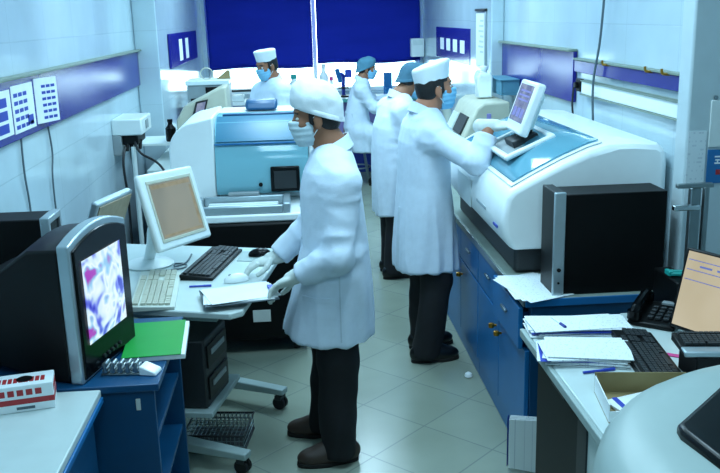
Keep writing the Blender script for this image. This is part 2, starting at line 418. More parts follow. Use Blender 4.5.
class SDF:
    def __init__(s): s.p = []; s.cuts = []
    def add(s, fn, lo, hi, k=.02): s.p.append((fn, np.array(lo, float), np.array(hi, float), k)); return s
    def rc(s, a, b, ra, rb, k=.02, cut=None):
        a, b = np.array(a, float), np.array(b, float); d = b - a; L2 = max(d @ d, 1e-9)
        def fn(P):
            t = np.clip(((P - a) @ d) / L2, 0, 1)
            r = np.linalg.norm(P - a - t[..., None] * d, axis=-1) - (ra + (rb - ra) * t)
            if cut is not None: r = np.maximum(r, ((P - b) @ d) / math.sqrt(L2) - cut)
            return r
        m = max(ra, rb); return s.add(fn, np.minimum(a, b) - m, np.maximum(a, b) + m, k)
    def ell(s, c, r, k=.02, M=None):
        c, r = np.array(c, float), np.array(r, float)
        def fn(P):
            q = P - c
            if M is not None: q = q @ M     # columns of M are the local axes
            k0 = np.linalg.norm(q / r, axis=-1); k1 = np.linalg.norm(q / (r * r), axis=-1)
            return k0 * (k0 - 1) / np.maximum(k1, 1e-6)
        m = r.max() if M is not None else r
        return s.add(fn, c - m, c + m, k)
    def stack(s, rows, k=.02, power=2.3):
        rows = np.array(sorted(rows), float); z = rows[:, 0]     # z cx cy wx wy
        def fn(P):
            zz = P[..., 2]; g = [np.interp(zz, z, rows[:, i]) for i in range(1, 5)]
            rho = (np.abs((P[..., 0] - g[0]) / g[2]) ** power + np.abs((P[..., 1] - g[1]) / g[3]) ** power) ** (1 / power)
            d = (rho - 1) * np.minimum(g[2], g[3])
            return np.maximum(d, np.maximum(z[0] - zz, zz - z[-1]))
        lo = [(rows[:, 1] - rows[:, 3]).min(), (rows[:, 2] - rows[:, 4]).min(), z[0]]
        hi = [(rows[:, 1] + rows[:, 3]).max(), (rows[:, 2] + rows[:, 4]).max(), z[-1]]
        return s.add(fn, lo, hi, k)
    def cut(s, fn): s.cuts.append(fn); return s
    def mesh(s, h, relax=2):
        lo = np.min([p[1] for p in s.p], 0) - 4 * h; hi = np.max([p[2] for p in s.p], 0) + 4 * h
        n = np.ceil((hi - lo) / h).astype(int) + 1
        D = np.full(n, .5, np.float64)
        ax = [lo[i] + h * np.arange(n[i]) for i in range(3)]
        for fn, a, b, k in s.p:
            pad = k + 3 * h
            i0 = np.maximum(((a - pad - lo) / h).astype(int), 0); i1 = np.minimum(((b + pad - lo) / h).astype(int) + 2, n)
            sl = tuple(slice(i0[i], i1[i]) for i in range(3))
            P = np.stack(np.meshgrid(*[ax[i][sl[i]] for i in range(3)], indexing='ij'), -1)
            d = fn(P); e = D[sl]
            hh = np.clip(.5 + .5 * (e - d) / k, 0, 1)
            D[sl] = e * (1 - hh) + d * hh - k * hh * (1 - hh)
        if s.cuts:
            P = np.stack(np.meshgrid(*ax, indexing='ij'), -1)
            for c in s.cuts: D = np.maximum(D, c(P))
        V, F = snets(D, lo, h)
        for _ in range(relax): V = laplace(V, F, .5)
        return V, F

def laplace(V, F, a):
    S = np.zeros_like(V); N = np.zeros(len(V))
    for i in range(4):
        A, B = F[:, i], F[:, (i + 1) % 4]
        np.add.at(S, A, V[B]); np.add.at(N, A, 1); np.add.at(S, B, V[A]); np.add.at(N, B, 1)
    return V * (1 - a) + a * S / np.maximum(N, 1)[:, None]

def vnormals(V, F):
    n = np.cross(V[F[:, 2]] - V[F[:, 0]], V[F[:, 3]] - V[F[:, 1]]); N = np.zeros_like(V)
    for i in range(4): np.add.at(N, F[:, i], n)
    return N / np.maximum(np.linalg.norm(N, axis=1), 1e-9)[:, None]

def folds(V, F, amp, sc, seed=0, ramp=None, ridge=False):
    N = vnormals(V, F); out = V.copy()
    for i in range(len(V)):
        p = V[i]
        v = mnoise.noise(Vector((p[0] * sc[0] + seed, p[1] * sc[1] + seed * 1.7, p[2] * sc[2])))
        v += .5 * mnoise.noise(Vector((p[0] * sc[0] * 2 + seed, p[1] * sc[1] * 2, p[2] * sc[2] * 2.3 + seed)))
        if ridge: v = .55 - 1.6 * abs(v)
        out[i] = p + N[i] * v * amp * (ramp(p) if ramp else 1)
    return out

def smesh(name, VF, m, parent=None, angle=0):
    V, F = VF
    me = bpy.data.meshes.new(name); me.from_pydata(V.tolist(), [], F.tolist()); me.update()
    return link(name, me, m, parent, angle=angle)

def nrm(v): v = np.array(v, float); return v / np.linalg.norm(v)

def add_hand(S, w, f, n, right, curl=.4, grow=0, k=.006, spread=1.0):
    w = np.array(w, float); f = nrm(f); n = np.array(n, float); n = nrm(n - f * (n @ f)); s = np.cross(f, n) * (1 if right else -1)
    M = np.stack([f, s, n], 1)
    S.rc(w - f * .03, w + f * .02, .027 + grow, .027 + grow, k)
    S.ell(w + f * .046 + n * .002, (.05 + grow, .041 + grow, .018 + grow), k, M)
    for off, L, r in ((.029, .072, .0088), (.0095, .081, .0090), (-.0105, .075, .0086), (-.0285, .058, .0078)):
        p = w + f * .082 + s * off; d = nrm(f + s * off * 2.2 * spread)
        for q, frac in enumerate((.46, .30, .24)):
            a = curl * (.55, .75, .55)[q]
            d = nrm(d * math.cos(a) + n * math.sin(a))
            e = p + d * L * frac
            S.rc(p, e, r + grow - q * .0007, r + grow - (q + 1) * .0007, .003); p = e
    p = w + f * .022 + s * .03; d = nrm(f * .62 + s * .62 + n * .45)
    for q, L in enumerate((.036, .03, .024)):
        e = p + d * L; S.rc(p, e, .0118 + grow - q * .0012, .0105 + grow - q * .0012, .005); p = e
        d = nrm(d + f * .45 * (.5 + curl) - s * .28 * curl)

def head_frame(pos, pitch, yaw=0, roll=0):
    Mx = Matrix.Rotation(R(yaw), 3, 'Z') @ Matrix.Rotation(R(pitch), 3, 'Y') @ Matrix.Rotation(R(roll), 3, 'X')
    return np.array(pos, float), np.array(Mx)

def person(name, label, loc, rotz, J, st):
    T = thing(name, label, 'person', loc, rotz)
    hp, HM = head_frame(*J['head']); sc = .92
    H = lambda x, y, z: hp + HM @ (np.array((x, y, z)) * sc)
    # ---- body: one continuous surface
    B = SDF()
    B.ell(H(-.012, 0, .035), np.array((.098, .076, .09)) * sc, .02, HM)
    B.ell(H(.028, 0, -.04), np.array((.066, .060, .084)) * sc, .03, HM)
    B.ell(H(.062, 0, -.1), np.array((.030, .030, .024)) * sc, .02, HM)
    B.rc(H(.083, 0, .012), H(.108, 0, -.034), .008, .0125, .012)
    B.ell(H(.094, .013, -.038), np.array((.012, .009, .008)) * sc, .006, HM); B.ell(H(.094, -.013, -.038), np.array((.012, .009, .008)) * sc, .006, HM)
    B.ell(H(.088, 0, -.07), np.array((.012, .024, .006)) * sc, .006, HM); B.ell(H(.086, 0, -.081), np.array((.012, .022, .007)) * sc, .006, HM)
    B.ell(H(.074, 0, .03), np.array((.020, .055, .010)) * sc, .012, HM)
    for sd in (1, -1):
        B.ell(H(.062, sd * .04, -.028), np.array((.022, .022, .020)) * sc, .02, HM)
        B.ell(H(-.006, sd * .077, -.018), np.array((.021, .009, .034)) * sc, .006, HM)
        B.ell(H(-.002, sd * .076, -.045), np.array((.009, .008, .012)) * sc, .006, HM)
    nb = np.array(J['neck'], float)
    B.rc(H(-.03, 0, -.05), nb, .052, .06, .025)
    pel = np.array(J['pelvis'], float); ch = np.array(J['chest'], float)
    B.rc(nb, ch, .06, .088, .04); B.rc(ch, pel, .092, .1, .05)
    for sd, s in (('L', 1), ('R', -1)):
        a, e, wr = (np.array(J[q + sd], float) for q in ('sh', 'el', 'wr'))
        B.rc(ch + np.array((0, s * .06, .06)), a, .058, .052, .04); B.rc(a, e, .05, .04, .02); B.rc(e, wr, .04, .028, .015)
        f, n = J['hand' + sd]; add_hand(B, wr + nrm(f) * .015, f, n, sd == 'R', J.get('curl' + sd, .4))
        hpn, kn, an = (np.array(J[q + sd], float) for q in ('hip', 'kn', 'an'))
        B.rc(pel, hpn, .11, .09, .05); B.rc(hpn, kn, .082, .055, .03); B.rc(kn, an, .054, .036, .02)
        tf = nrm(J.get('toe' + sd, (1, 0, 0))); B.rc(an - tf * .03 + np.array((0, 0, -.035)), an + tf * .11 + np.array((0, 0, -.05)), .034, .024, .02)
    smesh('body', B.mesh(.0062, 1), st['skin'], T)
    # ---- eyes, brows
    for sd in (1, -1):
        e = MB(); c = H(.079, sd * .032, -.002)
        S_ = SDF(); S_.ell(c, np.array((.010, .0145, .0075)) * sc, .002, HM); eo = smesh('eye', S_.mesh(.0022, 1), 'eye_white', T)
        S_ = SDF(); S_.ell(H(.0865, sd * .031, -.003), np.array((.004, .0062, .0062)) * sc, .002, HM); smesh('iris', S_.mesh(.0016, 1), 'eye_dark', eo)
        e.tube([H(.088, sd * .014, .021), H(.088, sd * .03, .026), H(.077, sd * .05, .022)], .0038, 6).build('eyebrow', 'hair', T)
    # ---- hair under the cap
    S_ = SDF()
    S_.ell(H(-.016, 0, .03), np.array((.101, .081, .094)) * sc, .02, HM); S_.ell(H(-.05, 0, -.03), np.array((.056, .066, .06)) * sc, .03, HM)
    for sd in (1, -1): S_.ell(H(.022, sd * .068, -.012), np.array((.013, .012, .032)) * sc, .012, HM)
    inv = lambda P: ((P - hp) @ HM) / sc
    S_.cut(lambda P: (lambda q: np.where(q[..., 2] > .03, q[..., 0] - .085, q[..., 0] - .032))(inv(P)) * sc)
    S_.cut(lambda P: (lambda q: q[..., 2] - .075)(inv(P)) * sc)
    S_.cut(lambda P: (lambda q: -.085 + np.clip(q[..., 0] + .05, 0, 1) * .75 - q[..., 2])(inv(P)) * sc)
    smesh('hair', S_.mesh(.005, 1), 'hair', T)
    # ---- cap
    C = SDF(); kind = st['cap']
    ca, cb, cx0_ = {'tie': (.111, .089, -.013), 'flat': (.1, .08, -.014), 'puff': (.112, .091, -.02)}[kind]
    def dome(c, z0, bulge):
        def fn(P):
            q = inv(P); x = q[..., 0] - cx0_; y = q[..., 1]; z = q[..., 2]
            zz = np.maximum(z - z0 - .25 * x, 0); g = 1 + bulge * np.clip((z - .0) / .1, 0, 1)
            return (np.sqrt((x / (ca * g)) ** 2 + (y / (cb * g)) ** 2 + (zz / c) ** 2.4) - 1) * .085 * sc
        return fn
    if kind == 'tie':      # soft tie-back cap with a high rounded crown
        C.add(dome(.105, .06, .04), hp - .2, hp + .22, .01)
        C.cut(lambda P: (lambda q: (.042 + .42 * (q[..., 0] - .07)) - q[..., 2])(inv(P)) * sc)
    elif kind == 'flat':   # flat-topped round cap
        tl = st.get('tilt', .3)
        def drum(P):
            q = inv(P); x = q[..., 0] + .014; y = q[..., 1]; z = q[..., 2] - .04 - tl * (x - .06)
            rad = .093 + .014 * np.clip(z / .1, 0, 1)
            rr = np.sqrt((x / 1.08) ** 2 + (y / .86) ** 2) - rad * .97
            dz = np.abs(z - .052) - .056
            r = .015
            return (np.minimum(np.maximum(rr + r, dz + r), 0) + np.sqrt(np.maximum(rr + r, 0) ** 2 + np.maximum(dz + r, 0) ** 2) - r) * sc
        C.add(drum, hp - .2, hp + .22, .01)
    else:                   # puffed bouffant cap
        C.add(dome(.085, .05, .05), hp - .2, hp + .22, .01)
        C.cut(lambda P: (lambda q: (.036 + .55 * (q[..., 0] - .07)) - q[..., 2])(inv(P)) * sc)
    V, F = C.mesh(.005, 1)
    V = folds(V, F, .006 if kind != 'flat' else .003, (16, 16, 11), 3.1)
    cap = smesh('cap', (V, F), st['capmat'], T)
    bd = MB(); N = 40; rg = []
    # stitched band along the brim
    slope = {'tie': (.42, .042), 'flat': (st.get('tilt', .3), .04), 'puff': (.55, .036)}[kind]
    g0 = .93 if kind == 'flat' else 1.0
    for zz, rr_ in ((.0, 1.0), (.003, 1.022), (.02, 1.026), (.024, 1.0)):
        ring = []
        for i in range(N):
            a = 2 * math.pi * i / N; x = ca * math.cos(a) * rr_ * g0 + cx0_; y = cb * math.sin(a) * rr_ * g0
            ring.append(H(x, y, slope[1] + slope[0] * (x - .07 + (.024 if kind == 'flat' else 0)) + zz - .003))
        rg.append(ring)
    bd.loft(rg, False).build('cap_band', st['capmat'], cap)
    # ---- mask
    M_ = SDF()
    M_.ell(H(.034, 0, -.045), np.array((.078, .0665, .084)) * sc, .02, HM); M_.ell(H(.088, 0, -.028), np.array((.032, .03, .034)) * sc, .035, HM)
    M_.ell(H(.066, 0, -.096), np.array((.036, .040, .036)) * sc, .03, HM)
    M_.cut(lambda P: (lambda q: np.maximum(np.maximum(q[..., 2] + .012, -.128 - q[..., 2]), .018 - q[..., 0]))(inv(P)) * sc)
    V, F = M_.mesh(.004, 1)
    q = ((V - hp) @ HM) / sc; N_ = vnormals(V, F); V = V + N_ * (.0013 * np.sin(q[:, 2] * 2 * math.pi / .026))[:, None]
    mk = smesh('mask', (V, F), st['maskmat'], T)
    for sd in (1, -1):
        MB().tube([H(.03, sd * .069, -.02), H(.012, sd * .077, .0), H(-.012, sd * .08, .012)], .0018, 6).build('ear_loop', 'cap_white', mk)
        MB().tube([H(.024, sd * .058, -.085), H(.006, sd * .074, -.06), H(-.016, sd * .08, -.035)], .0018, 6).build('ear_loop', 'cap_white', mk)
    # ---- coat
    K = SDF(); K.stack(J['coat'], .03)
    for sd, s in (('L', 1), ('R', -1)):
        a, e, wr = (np.array(J[q + sd], float) for q in ('sh', 'el', 'wr'))
        top = np.array([r for r in J['coat'] if True][-2][1:3] + (0,))
        K.rc(np.array((nb[0], nb[1] + s * .05, nb[2] - .055)), a, .058, .062, .05)
        K.rc(a, e, .067, .060, .05); K.rc(e, wr, .060, .05, .02, cut=st.get('cuff', {}).get(sd, -.01))
    for ex in J.get('coat_extra', []): K.rc(*ex)
    zc = J['hem']; K.cut(lambda P: zc(P))
    V, F = K.mesh(.0075, 1)
    els = [np.array(J['el' + q], float) for q in 'LR']; shs = [np.array(J['sh' + q], float) for q in 'LR']
    def armramp(p):
        d = min(min(np.linalg.norm(p - e) for e in els), min(np.linalg.norm(p - e) for e in shs) + .03)
        return max(.1, min(1, 1 - (d - .09) / .12))
    V = folds(V, F, .016, (10, 10, 1.0), st.get('seed', 0), lambda p: min(1, max(.12, (J['neck'][2] - .2 - p[2]) * 1.7)), True)
    V = folds(V, F, .011, (5, 5, 9), st.get('seed', 0) + 5, armramp, True)
    V = laplace(V, F, .25)
    coat = smesh('coat', (V, F), 'coat_cloth', T)
    # collar: a turned-down band round the neck, open at the front
    co = MB(); rings = []
    nx, ny, nz = nb
    for j, (rr_, zz) in enumerate(((.061, .034), (.066, .037), (.075, .008), (.086, -.014), (.081, -.018), (.064, .016))):
        ring = []
        for i in range(25):
            a = R(35) + (2 * math.pi - R(70)) * i / 24
            ring.append((nx - .005 + rr_ * 1.02 * math.cos(a) , ny + rr_ * (1.12 if j in (2, 3, 4) else 1.0) * math.sin(a), nz + zz - .035 * math.cos(a) - .012))
        rings.append(ring)
    vs = [p for r_ in rings for p in r_]; n_ = 25; nr = len(rings)
    fs = [(j * n_ + i, j * n_ + i + 1, ((j + 1) % nr) * n_ + i + 1, ((j + 1) % nr) * n_ + i) for j in range(nr) for i in range(n_ - 1)]
    fs += [[j * n_ for j in range(nr)], [j * n_ + n_ - 1 for j in range(nr)][::-1]]
    co.add(vs, fs).build('collar', 'coat_cloth', coat, angle=50)
    if st.get('shirt'):
        MB().lathe([(.055, -.02), (.066, -.01), (.062, .05), (.052, .06)], (nx + .004, ny, nz - .02)).build('shirt_collar', st['shirt'], T)
    bvh = BVHTree.FromPolygons([Vector(p) for p in V], [list(map(int, f)) for f in F])
    def strip(nm, pts, dirv, wdt, mt, up=(0, 0, 1), th=.0025):
        """a narrow sewn strip laid on the cloth, through pts cast along dirv"""
        hit = []
        for p in pts:
            h_ = bvh.ray_cast(Vector(p), Vector(dirv).normalized())
            if h_[0] is None: continue
            hit.append(h_[0] + h_[1] * th)
        if len(hit) > 1:
            mm = MB(); L = []
            for i, p in enumerate(hit):
                d = (hit[min(i + 1, len(hit) - 1)] - hit[max(i - 1, 0)]).normalized(); sdv = d.cross(Vector(dirv)).normalized() * wdt / 2
                L.append([p - sdv - Vector(dirv) * .004 * 0, p + sdv, p + sdv + Vector(dirv).normalized() * .006, p - sdv + Vector(dirv).normalized() * .006])
            mm.loft(L).build(nm, mt, coat)
    for sdef in st.get('strips', []): strip(*sdef)
    for bz in st.get('buttons', []):
        h_ = bvh.ray_cast(Vector((.6, .012, bz)), Vector((-1, 0, 0)))
        if h_[0]:
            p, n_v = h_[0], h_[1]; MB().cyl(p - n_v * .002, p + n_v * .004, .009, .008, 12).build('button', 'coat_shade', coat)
    # ---- trousers
    Q = SDF(); Q.rc(pel + np.array((0, 0, .0)), pel - np.array((0, 0, .03)), .11, .115, .04)
    for sd in 'LR':
        hpn, kn, an = (np.array(J[q_ + sd], float) for q_ in ('hip', 'kn', 'an'))
        Q.rc(hpn, kn, .1, .084, .03); Q.rc(kn, an + np.array((-.005, 0, -.035)), .084, .078, .03)
    zt = min(J['anL'][2], J['anR'][2]) - .055
    Q.cut(lambda P: zt - P[..., 2])
    V, F = Q.mesh(.009, 2); V = folds(V, F, .01, (9, 9, 5), st.get('seed', 0) + 2)
    smesh('trousers', (V, F), 'trousers', T)
    # ---- shoes
    for sd in 'LR':
        an = np.array(J['an' + sd], float); tf = nrm(J.get('toe' + sd, (1, 0, 0))); g = an.copy(); g[2] = an[2] - .085
        sv = np.array((-tf[1], tf[0], 0)); SM = np.stack([tf, sv, (0, 0, 1)], 1)
        S_ = SDF(); S_.ell(g + tf * .085 + (0, 0, .036), (.092, .048, .043), .03, SM); S_.ell(g - tf * .03 + (0, 0, .048), (.072, .041, .058), .03, SM)
        S_.ell(g + tf * .03 + (0, 0, .055), (.07, .04, .05), .03, SM)
        gz = g[2]; S_.cut(lambda P: gz + .016 - P[..., 2])
        sh = smesh('shoe', S_.mesh(.005, 1), st['shoe'], T)
        ol = []
        for i in range(28):
            a = 2 * math.pi * i / 28; u = math.cos(a); v = math.sin(a)
            wd = .050 if u > 0 else .041
            p = g + tf * (.042 + .136 * u) + sv * wd * np.sign(v) * abs(v) ** .75; ol.append((p[0], p[1]))
        MB().prism(ol, 'z', gz, gz + .02).build('sole', 'sole', sh, bevel=.003)
    # ---- gloves
    for sd in st.get('gloves', ''):
        wr = np.array(J['wr' + sd], float); f, n = J['hand' + sd]; G = SDF()
        add_hand(G, wr + nrm(f) * .015, f, n, sd == 'R', J.get('curl' + sd, .4), .0022)
        f_ = nrm(f); G.rc(wr - f_ * .045, wr + f_ * .01, .036, .031, .008)
        smesh('glove', G.mesh(.0036, 1), 'glove', T)
    if 'scale' in st: T.scale = (st['scale'],) * 3
    return T
def to_local(root, rot, p):
    a = R(-rot); x, y = p[0] - root[0], p[1] - root[1]
    return (x * math.cos(a) - y * math.sin(a), x * math.sin(a) + y * math.cos(a), p[2])

def flat_hem(z, slope=0, wob=.006):
    return lambda P: (z + slope * P[..., 0] + wob * np.sin(P[..., 1] * 23) - P[..., 2])

# front man: faces the left desk
J1 = dict(head=((.035, 0, 1.487), 5, 0), neck=(-.025, 0, 1.355), chest=(-.02, 0, 1.17), pelvis=(-.03, 0, .88),
    shL=(-.055, .165, 1.23), elL=(-.03, .235, .95), wrL=(.135, .175, .865), handL=((.9, -.15, -.45), (.25, .2, -1)), curlL=.75,
    shR=(-.02, -.17, 1.25), elR=(.06, -.25, .98), wrR=(.225, -.225, .838), handR=((.97, .1, -.24), (.15, 0, -1)), curlR=.5,
    hipL=(-.035, .085, .84), knL=(-.015, .105, .47), anL=(.0, .13, .085), hipR=(-.03, -.085, .84), knR=(.0, -.1, .47), anR=(.045, -.13, .085),
    toeL=(1, .12, 0), toeR=(1, -.12, 0),
    coat=[(.44, .02, 0, .195, .215), (.6, .01, 0, .19, .212), (.78, -.01, 0, .165, .208), (.95, -.025, 0, .138, .196), (1.08, -.02, 0, .132, .195),
          (1.18, -.015, 0, .126, .195), (1.27, -.02, 0, .11, .185), (1.33, -.025, 0, .085, .13), (1.375, -.025, 0, .058, .062)],
    hem=flat_hem(.56, .06))
person('person', 'person in white coat and soft white cap standing at the white desk on wheels', (.11, 3.56, 0), R(180), J1,
    dict(skin='skin', cap='tie', capmat='cap_white', maskmat='mask_white', shirt='shirt_olive', shoe='shoe_brown', gloves='LR', seed=1.3,
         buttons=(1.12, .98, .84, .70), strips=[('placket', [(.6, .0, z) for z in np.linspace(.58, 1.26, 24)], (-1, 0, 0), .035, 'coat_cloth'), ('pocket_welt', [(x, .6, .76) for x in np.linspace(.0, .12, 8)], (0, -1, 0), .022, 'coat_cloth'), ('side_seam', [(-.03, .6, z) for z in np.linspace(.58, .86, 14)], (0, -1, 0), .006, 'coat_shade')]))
# right man: touches the analyser's screen
J2 = dict(head=((.055, 0, 1.475), -5, 0), neck=(0, 0, 1.355), chest=(-.01, 0, 1.17), pelvis=(-.01, 0, .88),
    shR=(-.01, -.165, 1.25), elR=to_local((.678, 4.6), 10, (.865, 4.16, 1.15)), wrR=to_local((.678, 4.6), 10, (.935, 4.22, 1.315)), handR=((.85, -.5, .05), (.2, .1, -.9)), curlR=.35,
    shL=(.01, .17, 1.25), elL=(.02, .25, 1.0), wrL=(.10, .23, .80), handL=((.25, -.1, -.95), (.2, -.9, 0)), curlL=.5,
    hipL=(0, .085, .84), knL=(.02, .095, .47), anL=(.02, .11, .085), hipR=(0, -.085, .84), knR=(.03, -.09, .47), anR=(-.03, -.10, .085),
    toeL=(1, .1, 0), toeR=(1, -.05, 0),
    coat=[(.42, .0, 0, .178, .20), (.6, -.005, 0, .168, .20), (.8, -.01, 0, .15, .195), (.98, -.012, 0, .132, .19), (1.1, -.01, 0, .13, .193),
          (1.2, -.008, 0, .124, .195), (1.28, -.005, 0, .105, .18), (1.335, 0, 0, .08, .125), (1.375, 0, 0, .058, .062)],
    hem=flat_hem(.515, -.02))
person('person', 'person in white coat and flat white cap touching the screen of the analyser', (.678, 4.6, 0), R(10), J2,
    dict(skin='skin_fair', cap='flat', tilt=.22, capmat='cap_white', maskmat='mask_blue', shoe='shoe_black', gloves='R', seed=4.1, scale=1.015, cuff=dict(R=-.05),
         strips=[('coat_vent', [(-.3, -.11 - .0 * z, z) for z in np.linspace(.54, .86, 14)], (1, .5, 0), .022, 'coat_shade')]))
# man behind him, head bowed
J3 = dict(head=((.14, 0, 1.42), 26, 0), neck=(.03, 0, 1.31), chest=(-.03, 0, 1.13), pelvis=(-.04, 0, .86),
    shR=(-.01, -.165, 1.215), elR=(.05, -.22, .95), wrR=(.17, -.13, 1.0), handR=((1, .1, -.15), (0, 0, -1)), curlR=.5,
    shL=(-.01, .165, 1.215), elL=(.05, .21, .97), wrL=(.17, .08, 1.03), handL=((1, -.1, -.15), (0, 0, -1)), curlL=.5,
    hipL=(-.03, .085, .82), knL=(-.02, .09, .46), anL=(-.02, .1, .085), hipR=(-.03, -.085, .82), knR=(-.03, -.09, .46), anR=(-.06, -.10, .085),
    coat=[(.4, -.01, 0, .16, .195), (.6, -.02, 0, .155, .195), (.8, -.035, 0, .142, .19), (.98, -.04, 0, .13, .188), (1.1, -.03, 0, .128, .19),
          (1.18, -.01, 0, .12, .19), (1.25, .01, 0, .105, .175), (1.295, .025, 0, .08, .125), (1.335, .03, 0, .056, .06)],
    hem=flat_hem(.47))
person('person', 'person in white coat and teal cap standing with bowed head beside the right bench', (.705, 6.2, 0), R(12), J3,
    dict(skin='skin', cap='puff', capmat='cap_deep', maskmat='mask_blue', shoe='shoe_black', seed=8.2))
# seated man by the window
J4 = dict(head=((.06, 0, 1.305), 8, 0), neck=(.0, 0, 1.18), chest=(-.02, 0, 1.0), pelvis=(-.1, 0, .62),
    shR=(-.01, -.165, 1.08), elR=(.13, -.2, .88), wrR=(.34, -.14, .95), handR=((1, .1, .1), (0, 0, -1)), curlR=.4,
    shL=(-.01, .165, 1.08), elL=(.14, .2, .9), wrL=(.35, .1, .97), handL=((1, -.1, .1), (0, 0, -1)), curlL=.4,
    hipL=(-.06, .09, .60), knL=(.27, .12, .53), anL=(.2, .12, .085), hipR=(-.06, -.09, .60), knR=(.25, -.12, .53), anR=(.14, -.12, .085),
    coat=[(.36, .0, 0, .15, .19), (.5, -.02, 0, .17, .2), (.66, -.07, 0, .155, .195), (.8, -.07, 0, .135, .19), (.93, -.045, 0, .128, .19),
          (1.04, -.02, 0, .12, .19), (1.11, -.01, 0, .105, .175), (1.155, 0, 0, .08, .125), (1.2, .0, 0, .056, .06)],
    coat_extra=[((-.03, .1, .62), (.14, .12, .56), .11, .1, .04), ((-.03, -.1, .62), (.14, -.12, .56), .11, .1, .04)],
    hem=flat_hem(.38, -.06))
person('person', 'person in white coat and light teal cap seated on a stool by the back window', (.74, 9.8, 0), R(-4), J4,
    dict(skin='skin', cap='puff', capmat='cap_teal', maskmat='mask_blue', shoe='shoe_black', seed=2.4,
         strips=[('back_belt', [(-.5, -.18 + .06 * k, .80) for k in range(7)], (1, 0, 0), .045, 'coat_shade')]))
# man behind the left analyser
J5 = dict(head=((.05, 0, 1.485), 14, 0), neck=(0, 0, 1.36), chest=(-.01, 0, 1.17), pelvis=(-.01, 0, .88),
    shR=(0, -.17, 1.255), elR=(.10, -.25, 1.0), wrR=(.29, -.15, 1.0), handR=((1, .1, -.1), (0, 0, -1)), curlR=.5,
    shL=(0, .17, 1.255), elL=(.10, .25, 1.0), wrL=(.29, .15, 1.0), handL=((1, -.1, -.1), (0, 0, -1)), curlL=.5,
    hipL=(0, .085, .84), knL=(.02, .095, .47), anL=(.0, .11, .085), hipR=(0, -.085, .84), knR=(.02, -.09, .47), anR=(0, -.11, .085),
    coat=[(.42, .0, 0, .17, .2), (.6, -.005, 0, .16, .2), (.8, -.01, 0, .145, .195), (.98, -.012, 0, .13, .192), (1.1, -.01, 0, .13, .198),
          (1.2, -.008, 0, .124, .2), (1.28, -.005, 0, .105, .185), (1.335, 0, 0, .08, .125), (1.38, 0, 0, .058, .062)],
    hem=flat_hem(.5))
person('person', 'person in white coat and flat white cap looking down behind the white and cyan analyser', (-.2, 7.6, 0), R(218), J5,
    dict(skin='skin', cap='flat', tilt=.12, capmat='cap_white', maskmat='mask_blue', shoe='shoe_black', seed=6.7, buttons=(1.15, 1.0, .85)))

# ------------------------------------------------------------------ left wall: boards, papers, cables, power unit
def wall_board(x, y0, y1, z0, z1, s, label, ledge=True):
    x += s * .003
    t = thing('notice_board', label, 'board', (x, (y0 + y1) / 2, z0))
    MB().box(min(x, x + s * .022), max(x, x + s * .022), y0, y1, z0, z1).build('panel', 'purple_panel', t, world=True, bevel=.004)
    if ledge: MB().box(min(x, x + s * .05), max(x, x + s * .05), y0, y1 + .02, z1, z1 + .014).build('ledge', 'ledge', t, world=True, bevel=.003)
    return t
wall_board(XL, 3.0, 7.38, 1.365, 1.64, 1, 'long glossy purple board on the left wall with printed sheets at one end')
t = wall_board(-1.11, 7.95, 10.1, 1.46, 1.76, 1, 'small purple board on the left wall beside the back window', False)
for i, (y, wd) in enumerate(((8.55, .24), (9.05, .24))):
    o = MB().box(-1.087, -1.084, y, y + wd, 1.50, 1.70).build('paper_sheet', 'paper', world=True, smooth=False)
    tag(o, ['white sheet on the small purple board, first from the pillar', 'white sheet on the small purple board, the one nearer the window'][i], 'paper', 'white sheets on the small board')

def board_sheet(y0, y1, z0, z1, lean, rows, label):
    """printed sheet on the left board: blue cells"""
    t = thing('printed_sheet', label, 'paper', (XL + .024, (y0 + y1) / 2, z0), group='printed sheets on the long board')
    x0 = XL + .025; ux = lean
    def P(u, v, d=0): return (x0 + d + ux * u, y0 + (y1 - y0) * u, z0 + (z1 - z0) * v)
    def slab(u0, u1, v0, v1, d, th): 
        vs = [P(u, v, d + k) for k in (0, th) for u, v in ((u0, v0), (u1, v0), (u1, v1), (u0, v1))]
        return vs, [(0, 3, 2, 1), (4, 5, 6, 7), (0, 1, 5, 4), (1, 2, 6, 5), (2, 3, 7, 6), (3, 0, 4, 7)]
    m = MB(); m.add(*slab(0, 1, 0, 1, 0, .002)); m.build('sheet', 'paper', t, world=True, smooth=False)
    m = MB()
    for u0, u1, v0, v1 in rows: m.add(*slab(u0, u1, v0, v1, .0021, .0006))
    m.build('printing', 'blue_print', t, world=True, smooth=False)
def cells(cols, n, u0=.08, u1=.94, fill=.75, v0=.08, v1=.92):
    out = []
    for c in range(cols):
        for r in range(n):
            a = u0 + (u1 - u0) * c / cols; b = a + (u1 - u0) / cols * .8
            z = v0 + (v1 - v0) * r / n; out.append((a, b, z, z + (v1 - v0) / n * fill))
    return out
board_sheet(3.62, 4.02, 1.40, 1.60, 0, cells(2, 3, fill=.72), 'printed sheet with large blue blocks, first on the long purple board')
board_sheet(4.04, 4.37, 1.395, 1.61, 0, cells(4, 5, fill=.5)[:16] + [(.62, .9, .1, .3)], 'printed sheet with small blue blocks, middle of the three on the long board')
board_sheet(4.40, 4.58, 1.40, 1.62, .06, cells(3, 6, fill=.45, u0=.3), 'printed sheet bending away from the long purple board at one edge')
def wall_cable(pts, r, label, mt='cable_grey', cat='cable', name='cable'):
    o = MB().tube(pts, r).build(name, mt, world=True); return tag(o, label, cat)
wall_cable([(-1.29, 4.16, 1.37), (-1.288, 4.14, 1.2), (-1.29, 4.17, 1.0), (-1.288, 4.15, .5), (-1.29, 4.16, .01)], .005, 'thin grey cable hanging below the sheet with small blue blocks')
wall_cable([(-1.29, 4.62, 1.37), (-1.288, 4.64, 1.22), (-1.286, 4.58, 1.05), (-1.29, 4.6, .5), (-1.29, 4.6, .01)], .005, 'thin grey cable hanging below the sheet bent away from the board')

